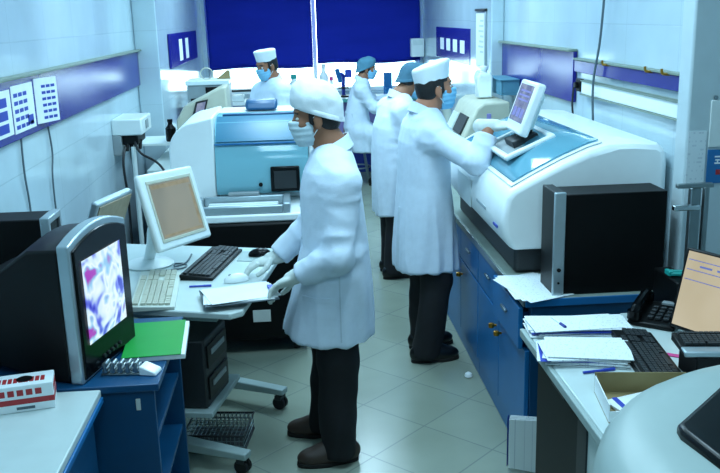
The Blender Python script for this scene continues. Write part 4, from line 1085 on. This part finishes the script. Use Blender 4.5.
t = thing('stool', 'metal laboratory stool under the seated person by the window', 'stool', (.66, 9.81, 0))
MB().lathe([(.02, .455), (.16, .455), (.17, .47), (.165, .495), (.02, .50)]).build('seat', 'black_plastic', t)
for k in range(4):
    a = R(45 + 90 * k); MB().tube([(.10 * math.cos(a), .10 * math.sin(a), .454), (.19 * math.cos(a), .19 * math.sin(a), .0)], .011, smooth=0).build('leg', 'steel', t)
MB().tube([(.15 * math.cos(R(15 * k)), .15 * math.sin(R(15 * k)), .2) for k in range(25)], .008).build('foot_ring', 'steel', t)

# ------------------------------------------------------------------ right bench of blue cabinets
FX = .895
def base_unit(y0, y1, label, open_drawer=0, handles='slot'):
    t = thing('base_cabinet', label, 'cabinet', (1.24, (y0 + y1) / 2, 0), group=None)
    MB().box(FX + .02, 1.49 if y0 < 3.5 or 6.6 < y1 else 1.59, y0 + .002, y1 - .002, .09, .714).build('body', 'blue_laminate', t, world=True, bevel=.003)
    MB().box(FX + .012, 1.48, y0 + .002, y1 - .002, 0, .0895).build('plinth', 'blue_bright', t, world=True, bevel=.002)
    ym = (y0 + y1) / 2
    for k, (a, b) in enumerate(((y0 + .008, ym - .003), (ym + .003, y1 - .008))):
        d = MB().box(FX, FX + .0195, a, b, .10, .515).build('door', 'blue_bright', t, world=True, bevel=.003)
        yk = b - .05 if k == 0 else a + .05
        m = MB(); m.cyl((FX, yk, .44), (FX - .022, yk, .44), .006); m.lathe([(.002, -.014), (.013, -.01), (.014, 0), (.013, .01), (.002, .014)], (FX - .024, yk, .44)); m.build('knob', 'brass', d, world=True)
        off = open_drawer if k == 0 else 0
        d = MB().box(FX - off, FX + .0195 - off, a, b, .525, .705).build('drawer', 'blue_bright', t, world=True, bevel=.003)
        if off: MB().box(FX + .0196 - off, FX + .0198, a + .02, b - .02, .54, .68).build('drawer_box', 'blue_dark', d, world=True)
        m = MB(); yc = (a + b) / 2; m.box(FX - off - .012, FX - off, yc - .045, yc + .045, .62, .632); m.build('handle', 'steel', d, world=True, bevel=.003)
    return t
base_unit(3.30, 4.25, 'blue base cabinet with brass knobs at the near end of the right bench', .03)
base_unit(4.25, 5.20, 'blue base cabinet in front of the person touching the screen')
base_unit(5.20, 6.15, 'blue base cabinet beside the person with the bowed head')
base_unit(6.15, 7.10, 'farthest blue base cabinet of the right bench, below the beige instrument')
t = thing('worktop', 'long grey-edged worktop over the blue base cabinets on the right', 'worktop', (1.24, 5.2, .715))
MB().box(.885, 1.495, 3.285, 7.11, .715, .748).build('slab', 'counter_grey', t, world=True, bevel=.004)
MB().box(.885, 1.495, 3.277, 3.2845, .715, .747).build('end_strip', 'blue_bright', t, world=True, bevel=.002)
MB().box(.878, .8845, 3.285, 7.11, .715, .748).build('edge_strip', 'steel', t, world=True, bevel=.002)

# right analyser
t = thing('chemistry_analyser', 'large white bench-top analyser with blue clear lid and touch screen', 'analyser', (1.2, 4.3, .748))
prof = [(.905, .87), (.862, .93), (.855, 1.0), (.872, 1.10), (.90, 1.135), (1.0, 1.19), (1.12, 1.25), (1.24, 1.30), (1.32, 1.322), (1.44, 1.322), (1.54, 1.312), (1.572, 1.285), (1.58, 1.23), (1.58, .87)]
# loft along y with a tapering near end
def shell_ring(y, inset, drop):
    cx, cz = 1.21, 1.06
    return [(cx + (x - cx) * (1 - inset), y, max(.87, cz + (z - cz) * (1 - drop)) if z > .88 else .87) for x, z in prof]
rings = [shell_ring(3.585, .05, .10), shell_ring(3.60, .015, .03), shell_ring(3.63, 0, 0)] + [shell_ring(y, 0, 0) for y in (3.8, 4.2, 4.6, 4.95)] + [shell_ring(5.0, .03, .05)]
MB().loft([r[::-1] for r in rings]).build('shell', 'bright_plastic', t, world=True, bevel=.012, seg=3, angle=30)
MB().box(.93, 1.54, 3.64, 4.95, .749, .8695).build('base', 'dark_grey', t, world=True, bevel=.02, seg=3)
# lid with its rim on the sloping top (offset along the slope normal)
def top_z(x): return float(np.interp(x, [p[0] for p in prof[4:10]], [p[1] for p in prof[4:10]]))
def lid_patch(x0, x1, y0, y1, off, th, bulge=0, nx=12, ny=10, curve=0):
    vs = []
    for l in (0, th):
        for j in range(ny + 1):
            for i in range(nx + 1):
                u = i / nx; v = j / ny; x = x0 + (x1 - x0) * u; y = y0 + (y1 - y0) * v - curve * (4 * u * (1 - u)) * (1 - v)
                z = top_z(x) + off + l + bulge * (4 * u * (1 - u)) * (4 * v * (1 - v)) ** .5
                vs.append((x, y, z))
    n1 = nx + 1; N = n1 * (ny + 1); fs = []
    for j in range(ny):
        for i in range(nx):
            a = j * n1 + i; fs += [(a, a + n1, a + n1 + 1, a + 1), (N + a, N + a + 1, N + a + n1 + 1, N + a + n1)]
    bd = [i for i in range(n1)] + [j * n1 + nx for j in range(1, ny + 1)] + [ny * n1 + i for i in range(nx - 1, -1, -1)] + [j * n1 for j in range(ny - 1, 0, -1)]
    for a, b in zip(bd, bd[1:] + bd[:1]): fs.append((a, b, N + b, N + a))
    return MB().add(vs, fs)
lid_patch(.905, 1.30, 3.63, 4.86, .004, .006, 0).build('lid_rim', 'bright_plastic', t, world=True, bevel=.004)
lid_patch(.925, 1.285, 3.66, 4.84, .0105, .003, 0).build('inner_deck', 'lid_deck', t, world=True)
nv = Vector((-.47, 0, .88)); m = MB()
for (x_, y_, r_) in ((1.12, 4.3, .16), (1.1, 3.88, .13)):
    q_ = Vector((x_, y_, top_z(x_) + .012)); m.cyl(q_, q_ + nv * .014, r_, r_ * .96, 36); w_ = MB(); w_.cyl(q_ + nv * .0141, q_ + nv * .024, r_ * .45, r_ * .4, 28); w_.build('reagent_hub', 'silver', t, world=True)
    m.build('reagent_wheel', 'white_plastic', t, world=True); m = MB()
lid_patch(.92, 1.29, 3.655, 4.845, .0145, .005, .055).build('clear_lid', 'blue_clear', t, world=True, angle=60)
MB().box(.852, .858, 3.9, 4.1, .985, 1.0).build('front_handle', 'silver', t, world=True, bevel=.002)
MB().box(.853, .8575, 3.66, 3.74, .955, .965).build('maker_mark', 'blue_print', t, world=True)
MB().box(.8535, .8575, 4.25, 4.6, .92, 1.06).build('front_hatch', 'white_plastic', t, world=True, bevel=.002)
# touch screen and its tray
tr = MB()
c = Vector((1.045, 4.06, 1.277)); ux = Vector((.115, 0, .05)); uy = Vector((0, .22, 0)); uz = ux.cross(uy).normalized() * .012
def tr_box(a0, a1, b0, b1): 
    cc = c + ux * (a0 + a1) / 2 + uy * (b0 + b1) / 2; tr.obox(cc, ux * (a1 - a0) / 2, uy * (b1 - b0) / 2, uz)
tr_box(-1, 1, -1, -.86); tr_box(-1, 1, .86, 1); tr_box(-1, -.78, -.859, .859); tr_box(.78, 1, -.859, .859)
trp = tr.build('screen_tray', 'bright_plastic', t, world=True, bevel=.008)
m = MB(); m.obox(c - uz * .6, ux * .77, uy * .85, uz * .3); m.build('tray_floor', 'grey_plastic', trp, world=True)
m = MB(); m.cyl((1.06, 4.05, 1.28), (1.09, 4.04, 1.37), .035, .028); m.obox((1.06, 4.05, 1.285), (.06, 0, .02), (0, .08, 0), (-.008, 0, .02)); m.build('screen_neck', 'dark_grey', t, world=True, bevel=.004)
sM = Matrix.Translation((1.06, 4.02, 1.44)) @ Matrix.Rotation(R(-1), 4, 'Z') @ Matrix.Rotation(R(20), 4, 'Y') @ Matrix.Scale(.86, 4)
m = MB().box(-.022, .03, -.175, .175, -.145, .145).xf(sM); so = m.build('touch_screen', 'bright_plastic', t, world=True, bevel=.012, seg=3)
m = MB().box(.03, .06, -.12, .12, -.10, .10).xf(sM); m.build('screen_back', 'white_plastic', so, world=True, bevel=.012)
m = MB().box(-.0235, -.0222, -.14, .14, -.085, .12).xf(sM); m.build('display', 'lcd_lilac', so, world=True, smooth=False)
m = MB()
for k in range(3): m.box(-.0242, -.0236, -.11 + .08 * k, -.05 + .08 * k, -.06, -.01)
for k in range(3): m.box(-.0242, -.0236, -.12, .10, .03 + .025 * k, .04 + .025 * k)
m.xf(sM); m.build('display_icons', 'lavender', so, world=True, smooth=False)
o = MB().tube([(1.0, 4.50, 1.27), (1.0, 4.5, 1.36)], .012, 10).build('vial', 'lavender', world=True); 
tag(o, 'purple-capped tube standing behind the hand that touches the screen', 'tube')

# tower computer on the right bench
t = thing('desktop_tower', 'large black computer tower with a silver front edge on the right bench', 'computer', (1.25, 3.4, .748))
MB().box(1.05, 1.465, 3.315, 3.49, .748, 1.165).build('casing', 'black_metal', t, world=True, bevel=.004)
MB().box(1.005, 1.0495, 3.31, 3.495, .748, 1.175).build('front_panel', 'black_plastic', t, world=True, bevel=.004)
f = MB().box(1.0, 1.048, 3.300, 3.3145, .748, 1.178).build('front_edge', 'silver', t, world=True, bevel=.005)
m = MB(); m.cyl((1.024, 3.2995, .86), (1.024, 3.294, .86), .008); m.build('power_button', 'black_gloss', f, world=True)
MB().cyl((1.024, 3.2995, .805), (1.024, 3.297, .805), .005).build('socket', 'black_plastic', f, world=True)
# sheets on the bench end
t = thing('paper_stack', 'white sheets lying on the near end of the right worktop', 'papers', (.95, 3.45, .748))
m = MB()
for k in range(3): m.obox((.945 + .004 * k, 3.45 - .01 * k, .7495 + .0015 * k), Vector((.10, .02 * k, 0)), Vector((-.02 * k, .165, 0)), (0, 0, .0007))
m.build('sheets', 'form_print', t, world=True, smooth=False)
o = MB().box(.945, .985, 3.75, 3.95, .7485, .78).build('slide_box', 'dark_grey', world=True, bevel=.004)
bpy.data.objects.remove(o)

# ------------------------------------------------------------------ back right: beige instrument, jug, boards
t = thing('bench_analyser', 'beige bench instrument with a sloped front behind the flat-capped person', 'instrument', (1.22, 6.3, .748))
prof = [(1.08, .749), (1.08, .92), (1.12, .98), (1.24, 1.23), (1.29, 1.265), (1.47, 1.27), (1.48, .749)]
MB().prism(prof, 'y', 5.95, 6.65).build('housing', 'beige_plastic', t, world=True, bevel=.015, seg=3)
MB().obox((1.175, 6.2, 1.10), Vector((.03, 0, .062)), (0, .14, 0), Vector((-.01, 0, .006))).build('keypad', 'dark_grey', t, world=True, bevel=.003)
MB().obox((1.17, 6.5, 1.09), Vector((.03, 0, .062)), (0, .1, 0), Vector((-.008, 0, .005))).build('display', 'white_plastic', t, world=True, bevel=.003)
t = thing('microscope', 'dark-tubed microscope beside the beige instrument', 'microscope', (1.1, 7.0, .748))
MB().box(.98, 1.22, 6.9, 7.08, .749, .80).build('base', 'aged_plastic', t, world=True, bevel=.01)
MB().tube([(1.2, 7.0, .8), (1.22, 7.0, 1.05), (1.16, 7.0, 1.2), (1.08, 7.0, 1.24)], .035, 12).build('arm', 'aged_plastic', t, world=True)
MB().cyl((1.08, 7, 1.16), (1.08, 7, 1.3), .04).build('tube', 'black_plastic', t, world=True)
for y in (6.97, 7.03): MB().cyl((1.08, y, 1.28), (1.0, y, 1.36), .02).build('eyepiece', 'black_plastic', t, world=True)
MB().cyl((1.08, 7, 1.08), (1.08, 7, 1.159), .022, .03).build('objective', 'chrome', t, world=True)
MB().box(1.0, 1.17, 6.93, 7.07, 1.0, 1.02).build('stage', 'black_plastic', t, world=True, bevel=.003)
t = thing('jug', 'white plastic jug standing on the beige instrument', 'jug', (1.36, 6.3, 1.272))
m = MB(); m.loft([[(x * s_, y * s_, z) for x, y in ((-.055, -.05), (.055, -.05), (.055, .05), (-.055, .05))] for s_, z in ((.96, 0), (1, .01), (1, .15), (.6, .18))]); m.build('body', 'white_plastic', t, bevel=.015, seg=3)
MB().lathe([(.022, .181), (.024, .2), (.03, .2), (.03, .222), (.026, .225)]).build('cap', 'bright_plastic', t)
MB().tube([(-.03, 0, .18), (-.05, 0, .19), (-.066, 0, .15), (-.056, 0, .1)], .008).build('handle', 'white_plastic', t)

wall_board(XR, 4.92, 6.66, 1.36, 1.645, -1, 'glossy purple board on the right wall between pillar and hanging cable')
wall_board(XR, 7.9, 9.8, 1.41, 1.73, -1, 'purple board with a row of white slips near the back window', False)
for k in range(4):
    y = 8.15 + .38 * k
    o = MB().box(1.573, 1.5775, y, y + .22, 1.50, 1.62).build('paper_slip', 'paper', world=True, smooth=False)
    tag(o, ['white slip on the back purple board, closest to the pillar', 'white slip on the back purple board, second from the pillar', 'white slip on the back purple board, third from the pillar', 'white slip on the back purple board, closest to the window'][k], 'paper', 'white slips on the back purple board')
# narrow rail and white trunking
t = thing('wall_rail', 'narrow purple rail with small hooks high on the right wall', 'rail', (1.58, 4.1, 1.54))
MB().box(1.575, 1.5995, 3.44, 4.9, 1.535, 1.60).build('strip', 'purple_panel', t, world=True, bevel=.003)
MB().box(1.565, 1.5995, 3.44, 4.9, 1.601, 1.612).build('ledge', 'ledge', t, world=True, bevel=.002)
for y in (3.62, 3.80, 4.35):
    m = MB(); m.tube([(1.575, y, 1.60), (1.545, y, 1.605), (1.54, y, 1.625)], .006); m.build('hook', 'brass', t, world=True)
t = thing('cable_trunking', 'white cable trunking with grey edges along the right wall', 'trunking', (1.59, 4.0, 1.42))
MB().box(1.57, 1.5995, 3.44, 4.75, 1.425, 1.492).build('channel', 'bright_plastic', t, world=True, bevel=.003)
for z in (1.418, 1.4925): MB().box(1.562, 1.5995, 3.44, 4.75, z, z + .0065).build('edge', 'ledge', t, world=True)
t = thing('wall_socket', 'black wall socket at the end of the white trunking', 'socket', (1.59, 4.83, 1.43))
MB().box(1.575, 1.5995, 4.79, 4.87, 1.43, 1.50).build('plate', 'black_plastic', t, world=True, bevel=.005)
MB().cyl((1.575, 4.83, 1.465), (1.555, 4.83, 1.465), .018).build('plug', 'black_plastic', t, world=True)
wall_cable([(1.555, 4.34, 2.88), (1.55, 4.36, 2.2), (1.552, 4.42, 1.75), (1.55, 4.5, 1.5), (1.56, 4.5, 1.25)], .0065, 'grey cable running down the right wall past the white trunking')
wall_cable([(1.553, 4.83, 1.455), (1.545, 4.82, 1.35), (1.56, 4.8, 1.2), (1.575, 4.8, 1.0)], .006, 'short black cable hanging from the black wall socket', 'cable')
t = thing('wall_tray', 'teal open tray fixed to the end of the glossy purple board', 'tray', (1.5, 6.3, 1.33))
m = MB(); m.box(1.44, 1.572, 6.1, 6.5, 1.30, 1.31); m.box(1.44, 1.45, 6.1, 6.5, 1.311, 1.40); m.box(1.451, 1.572, 6.1, 6.11, 1.311, 1.40); m.box(1.451, 1.572, 6.49, 6.5, 1.311, 1.40); m.build('tray', 'cap_teal', t, world=True, bevel=.003)
MB().box(1.43, 1.572, 6.09, 6.51, 1.401, 1.412).build('rim', 'cap_teal', t, world=True, bevel=.003)
t = thing('hanging_chart', 'narrow framed paper chart hanging on the right pillar', 'chart', (1.49, 7.2, 1.45))
MB().box(1.485, 1.4995, 6.85, 7.2, 1.44, 1.88).build('frame', 'silver', t, world=True, bevel=.003)
MB().box(1.4815, 1.4848, 6.87, 7.18, 1.46, 1.865).build('sheet', 'paper', t, world=True, smooth=False)
m = MB()
for k in range(7): m.box(1.4808, 1.4814, 6.9, 7.02 + .03 * (k % 3), 1.80 - .04 * k, 1.815 - .04 * k)
m.build('printing', 'coat_shade', t, world=True, smooth=False)
MB().box(1.475, 1.4995, 6.84, 7.21, 1.881, 1.9).build('clamp', 'dark_grey', t, world=True, bevel=.003)

# papers and sign on the near pillar
PY = 3.3095
t = thing('posted_notice', 'long white notice of printed lines taped on the near pillar', 'notice', (1.56, 3.305, 1.14))
MB().box(1.53, 1.605, PY - .002, PY, 1.10, 1.40).build('sheet', 'notice_print', t, world=True, smooth=False)
t = thing('document_pocket', 'clear white document pocket hung above the blue sign', 'pocket', (1.66, 3.3, 1.34))
MB().box(1.612, 1.78, PY - .008, PY - .001, 1.335, 1.52).build('pocket', 'white_plastic', t, world=True, bevel=.003)
m = MB(); m.cyl((1.63, PY - .0085, 1.53), (1.63, PY - .001, 1.53), .008); m.cyl((1.69, PY - .0085, 1.53), (1.69, PY - .001, 1.53), .008); m.build('pin', 'steel', t, world=True)
t = thing('wall_sign', 'blue sign with white and red lettering beside the posted notice', 'sign', (1.7, 3.3, 1.18))
MB().box(1.613, 1.80, PY - .006, PY - .001, 1.19, 1.325).build('plate', 'blue_bright', t, world=True, bevel=.002)
m = MB()
for k in range(4): x = 1.642 + .036 * k; m.box(x, x + .024, PY - .007, PY - .0061, 1.294, 1.30); m.box(x + .003, x + .021, PY - .007, PY - .0061, 1.281, 1.287); m.box(x, x + .024, PY - .007, PY - .0061, 1.268, 1.274); m.box(x + .010, x + .015, PY - .007, PY - .0061, 1.2741, 1.2809)
m.build('lettering', 'paper', t, world=True, smooth=False)
m = MB()
for k in range(5): x = 1.65 + .026 * k; m.box(x, x + .018, PY - .007, PY - .0061, 1.225, 1.245)
m.build('red_lettering', 'red_print', t, world=True, smooth=False)

# steel stand with arms, black box with teal clip
t = thing('bracket_stand', 'steel channel stand with two short arms behind the cream-lit monitor', 'stand', (1.56, 3.14, .745))
MB().box(1.475, 1.515, 3.13, 3.16, .746, 1.21).build('column', 'steel', t, world=True, bevel=.004)
MB().box(1.53, 1.55, 3.135, 3.16, .746, 1.21).build('column', 'steel', t, world=True, bevel=.004)
MB().box(1.41, 1.55, 3.105, 3.129, 1.215, 1.232).build('arm', 'steel', t, world=True, bevel=.003)
MB().box(1.40, 1.50, 3.10, 3.129, 1.13, 1.15).build('arm', 'chrome', t, world=True, bevel=.004)
MB().box(1.455, 1.57, 3.11, 3.2, .7455, .758).build('foot', 'steel', t, world=True)
t = thing('terminal_box', 'black box beside the black tower with a teal clip on top', 'box', (1.45, 3.13, .745))
MB().box(1.375, 1.445, 2.98, 3.20, .7455, .885).build('casing', 'black_metal', t, world=True, bevel=.006)
t = thing('clip', 'teal plastic clip lying on the black box', 'clip', (1.42, 3.06, .885))
m = MB(); m.obox((1.42, 3.06, .895), Vector((.035, -.01, 0)), Vector((.003, .01, 0)), (0, 0, .006)); m.obox((1.425, 3.085, .895), Vector((.03, -.012, 0)), Vector((.003, .008, 0)), (0, 0, .008)); m.obox((1.385, 3.082, .897), Vector((.008, 0, 0)), Vector((0, .022, 0)), (0, 0, .01)); m.build('jaws', 'teal_plastic', t, world=True, bevel=.003)

# ------------------------------------------------------------------ near right desk
t = thing('office_desk', 'white-topped desk with black side panel in the near right corner', 'desk', (1.2, 2.4, 0))
MB().prism([(.80, 2.04), (1.49, 2.04), (1.49, 3.22), (1.37, 3.22), (1.37, 3.08), (1.2, 3.08), (1.2, 2.97), (.80, 2.97)], 'z', .722, .745).build('desk_top', 'desk_white', t, world=True, bevel=.004)
MB().box(.782, .7995, 2.04, 2.97, .715, .7455).build('edge_strip', 'desk_edge', t, world=True, bevel=.004)
MB().box(.871, 1.19, 2.93, 2.95, 0, .7215).build('back_panel', 'black_metal', t, world=True, bevel=.002)
MB().box(.848, .87, 2.46, 2.95, .0, .7215).build('side_panel', 'black_metal', t, world=True, bevel=.002)
MB().box(.84, .86, 2.06, 2.42, .35, .7215).build('modesty_panel', 'desk_white', t, world=True, bevel=.003)
MB().box(.80, .83, 2.48, 2.62, .68, .714).build('bracket', 'dark_grey', t, world=True, bevel=.003)
MB().box(.835, .87, 2.36, 2.45, .0, .7215).build('leg', 'dark_grey', t, world=True, bevel=.003)

def pile(loc, rz, n, L, W, seed, label):
    t = thing('paper_stack', label, 'papers', loc, rz); rnd = random.Random(seed)
    z = 0
    for grp in range(2):
        m = MB()
        for k in range(n):
            a = rnd.uniform(-.15, .15); dx = rnd.uniform(-.02, .02); dy = rnd.uniform(-.012, .012); th = .0011
            m.obox((dx, dy, z + th), Vector((math.cos(a), math.sin(a), 0)) * L / 2 * rnd.uniform(.95, 1.03), Vector((-math.sin(a), math.cos(a), 0)) * W / 2, (0, 0, th)); z += 2 * th + .0003
        m.build('sheets', 'form_print', t, smooth=False)
        m = MB(); m.box(-L / 2 - .012, L / 2 - .02, -W / 2 - .008, W / 2 - .01, z + .0002, z + .0012); z += .0018
        if grp == 0: m.build('blue_carbon', 'ink_blue', t, smooth=False)
    return t
pile((.985, 2.935, .746), R(-6), 5, .33, .15, 3, 'pile of forms farther along the right desk, next to the telephone')
pile((.925, 2.68, .746), R(-12), 6, .27, .18, 8, 'pile of forms on the desk edge, nearer the cardboard box')
pen((.905, 2.99, .776), (.925, 2.88, .776), 'dark pen lying on the farther pile of forms', 'navy_print')
pen((.877, 2.535, .75), (.986, 2.55, .75), 'blue pen between the nearer forms and the cardboard box')
keyboard((1.125, 2.63, .7455), R(83), .42, .14, 'black_plastic', 'dark_grey', 'black keyboard between the forms and the telephone on the right desk')
keyboard((1.345, 2.475, .83), R(-8), .36, .15, 'black_plastic', 'dark_grey', 'black keyboard with a silver palm rest below the cream-lit monitor', palm='silver')
t = thing('keyboard_stand', 'black box holding up the silver-edged keyboard', 'stand', (1.3, 2.5, .745))
MB().box(1.19, 1.48, 2.41, 2.54, .7455, .829).build('casing', 'black_plastic', t, world=True, bevel=.005)
t = thing('desk_telephone', 'black desk telephone with its handset on, beside the black tower', 'telephone', (1.30, 2.97, .7455), R(-38))
m = MB(); m.prism([(-.09, 0), (.09, 0), (.09, .05), (-.09, .018)], 'x', -.085, .085); m.build('base', 'black_plastic', t, bevel=.006)
m = MB()
for r in range(4):
    for c in range(3): m.box(-.02 + c * .028, .0 + c * .028, -.06 + r * .026, -.042 + r * .026, .02 + (r * .026 + .03) * .178, .031 + (r * .026 + .03) * .178)
m.build('keypad', 'dark_grey', t, bevel=.002)
m = MB(); m.tube([(-.062, -.085, .045), (-.062, -.06, .062), (-.062, 0, .075), (-.062, .06, .082), (-.062, .09, .072)], .017, 10); m.cyl((-.062, -.075, .024), (-.062, -.075, .056), .026); m.cyl((-.062, .08, .05), (-.062, .08, .08), .026); m.build('handset', 'black_gloss', t)
MB().box(.0, .075, .055, .082, .047, .058).build('display', 'grey_plastic', t, bevel=.002)
o = MB().obox((1.235, 2.63, .747), (.045, -.03, 0), (.007, .01, 0), (0, 0, .0012)).build('sticky_note', 'pink', world=True, smooth=False); tag(o, 'pink strip of paper between the two black keyboards', 'note')
# cream-lit monitor leaning back, facing the aisle
t = thing('monitor', 'black-framed monitor with a cream-lit page at the right edge', 'monitor', (1.43, 2.71, .7455), R(207))
Mz = Matrix.Translation((.02, 0, .165)) @ Matrix.Rotation(R(-15), 4, 'Y')
m = MB().box(-.03, 0, -.19, .19, -.145, .145); m.xf(Mz).build('housing', 'black_plastic', t, bevel=.006)
m = MB().box(.0002, .0014, -.178, .178, -.132, .135); sc_ = m.xf(Mz).build('screen', 'lcd_cream', t, smooth=False)
m = MB()
for k in range(3): m.box(.0016, .002, -.17, .17, .105 - .035 * k, .108 - .035 * k)
for k in range(3): m.box(.0016, .002, .02 - .07 * k, .07 - .07 * k, .085, .092)
m.xf(Mz).build('page_lines', 'lavender', sc_, smooth=False)
MB().box(-.06, -.02, -.03, .03, .01, .2).build('neck', 'black_plastic', t, bevel=.004)
MB().lathe([(.09, 0), (.09, .006), (.03, .014)], (-.035, 0, 0)).build('base', 'black_plastic', t)
# open cardboard box
t = thing('open_carton', 'open cardboard box with papers inside in front of the black keyboards', 'box', (.985, 2.275, .7455), R(-8))
L, W, Hh = .27, .21, .085
MB().box(-L / 2, L / 2, -W / 2, W / 2, 0, .003).build('bottom', 'cardboard', t)
MB().box(-L / 2, L / 2, W / 2 - .003, W / 2, .0031, Hh - .02).build('wall', 'cardboard', t)
MB().box(-L / 2, L / 2, -W / 2, -W / 2 + .003, .0031, Hh - .05).build('wall', 'paper', t)
for x in (-L / 2, L / 2 - .003): MB().box(x, x + .003, -W / 2 + .0031, W / 2 - .0031, .0031, Hh - .03).build('wall', 'paper', t)
t2 = thing('paper_stack', 'folded white papers with a blue strip inside the open cardboard box', 'papers', (.955, 2.27, .749), R(6))
m = MB()
for k in range(3): m.obox((.0, .0, .002 + .004 * k), Vector((.075, .008 * k, 0)), Vector((-.006 * k, .06, 0)), (0, 0, .0015))
m.build('sheets', 'paper', t2, smooth=False); MB().box(-.06, -.045, -.05, .05, .0125, .0145).build('blue_strip', 'ink_blue', t2, smooth=False)
# sheets leaning against the desk end
t = thing('paper_stack', 'sheaf of papers with blue backing leaning by the desk on the floor', 'papers', (.87, 3.235, 0))
m = MB()
for k in range(4): m.add([(.82 + .003 * k + d * .0, 3.25 + .006 * k + e, z + .003 * k) for e in (0, .003) for d, z in ((0, .02), (0, .24))] + [(.945 + .002 * k, 3.22 + .004 * k + e, z + .003 * k) for e in (0, .003) for z in (.0, .24)], [(0, 4, 5, 1), (2, 3, 7, 6), (0, 1, 3, 2), (4, 6, 7, 5), (1, 5, 7, 3), (0, 2, 6, 4)])
m.build('sheets', 'form_print', t, world=True, smooth=False)
MB().add([(.813, 3.258, .02), (.813, 3.258, .24), (.822, 3.275, .25), (.822, 3.275, .02), (.816, 3.262, .02), (.816, 3.262, .24), (.825, 3.278, .25), (.825, 3.278, .02)], [(0, 1, 2, 3), (7, 6, 5, 4), (0, 4, 5, 1), (1, 5, 6, 2), (2, 6, 7, 3), (3, 7, 4, 0)]).build('backing', 'ink_blue', t, world=True, smooth=False)
o = MB().lathe([(.004, 0), (.022, .006), (.018, .022), (.006, .03)], (.845, 4.24, 0), 7).build('crumpled_paper', 'paper', world=True); tag(o, 'scrap of crumpled white paper on the floor by the blue cabinets', 'scrap')

# ------------------------------------------------------------------ near right machine with a domed shell
t = thing('centrifuge', 'pale rounded floor machine with a glossy black window in the bottom right corner', 'machine', (1.1, 1.38, 0))
def se_ring(z, a, b, cx, cy, p=2.2, n=64):
    out = []
    for i in range(n):
        q = 2 * math.pi * i / n; c, s = math.cos(q), math.sin(q)
        out.append((cx + a * math.copysign(abs(c) ** (2 / p), c), cy + b * math.copysign(abs(s) ** (2 / p), s), z))
    return out
FG = dict(cx=1.145, cy=1.32, a=.62, b=.62)
rg = []
for z, k in ((0, .9), (.03, .93), (.5, .95), (.8, .985), (.88, 1.0), (.95, .995), (1.0, .975), (1.03, .945), (1.055, .89), (1.07, .8), (1.08, .65), (1.086, .45), (1.088, .2), (1.0885, .02)):
    rg.append(se_ring(z, FG['a'] * k, FG['b'] * k, FG['cx'], FG['cy']))
MB().loft(rg).build('shell', 'foreground_shell', t, world=True, angle=60)
pts = [(.705, 1.47), (.71, 1.50), (.895, 1.68), (.935, 1.70), (1.3, 1.69), (1.34, 1.66), (1.42, 1.25), (1.0, 1.0), (.73, 1.30)]
MB().prism(pts, 'z', 1.03, 1.096).build('window', 'black_gloss', t, world=True, bevel=.012, seg=3)

# ------------------------------------------------------------------ light: daylight at the window, ceiling tubes, added fill lights near the camera
w = bpy.data.worlds.new('World'); bpy.context.scene.world = w; w.use_nodes = True
bg = w.node_tree.nodes['Background']; bg.inputs[0].default_value = hx('#d8f2ff'); bg.inputs[1].default_value = 6
def area(name, loc, sx, sy, power, col='#bfe6fa', rot=(0, 0, 0)):
    L = bpy.data.lights.new(name, 'AREA'); L.shape = 'RECTANGLE'; L.size = sx; L.size_y = sy; L.energy = power; L.color = hx(col)[:3]
    o = bpy.data.objects.new(name, L); COL.objects.link(o); o.location = loc; o.rotation_euler = rot; return o
for k, (x, y, p) in enumerate(((-.2, .4, 10), (.7, .6, 12), (-.2, 3.0, 18), (.6, 3.2, 24), (-.2, 5.6, 26), (.6, 5.6, 26), (-.2, 8.2, 28), (.6, 8.2, 28))):  # front two are added fill, brightening the coats and foreground
    area('ceiling_tube_and_fill', (x, y, 2.86), .3, 1.2, p)

# ------------------------------------------------------------------ camera
def cam_setup(f=870., pitch=14.3, yaw=3.9, roll=1.6, h=1.88):
    p, y, r = R(pitch), R(yaw), R(roll)
    fw = Vector((math.sin(y) * math.cos(p), math.cos(y) * math.cos(p), -math.sin(p))); rt = Vector((math.cos(y), -math.sin(y), 0)); up = rt.cross(fw)
    r2 = rt * math.cos(r) - up * math.sin(r); u2 = rt * math.sin(r) + up * math.cos(r)
    c = bpy.data.cameras.new('camera'); c.sensor_width = 36; c.lens = f / 720 * 36; c.clip_start = .05
    o = bpy.data.objects.new('camera', c); COL.objects.link(o)
    M = Matrix((r2, u2, -fw)).transposed().to_4x4(); M.translation = (0, 0, h); o.matrix_world = M
    bpy.context.scene.camera = o
cam_setup()
sc = bpy.context.scene
sc.view_settings.view_transform = 'Standard'; sc.view_settings.look = 'None'; sc.view_settings.gamma = 1; sc.view_settings.exposure = .44
sc.view_settings.use_curve_mapping = False
sc.cycles.max_bounces = 10; sc.cycles.diffuse_bounces = 5; sc.cycles.transparent_max_bounces = 12; sc.cycles.caustics_reflective = False; sc.cycles.caustics_refractive = False
sc.cycles.sample_clamp_indirect = 6
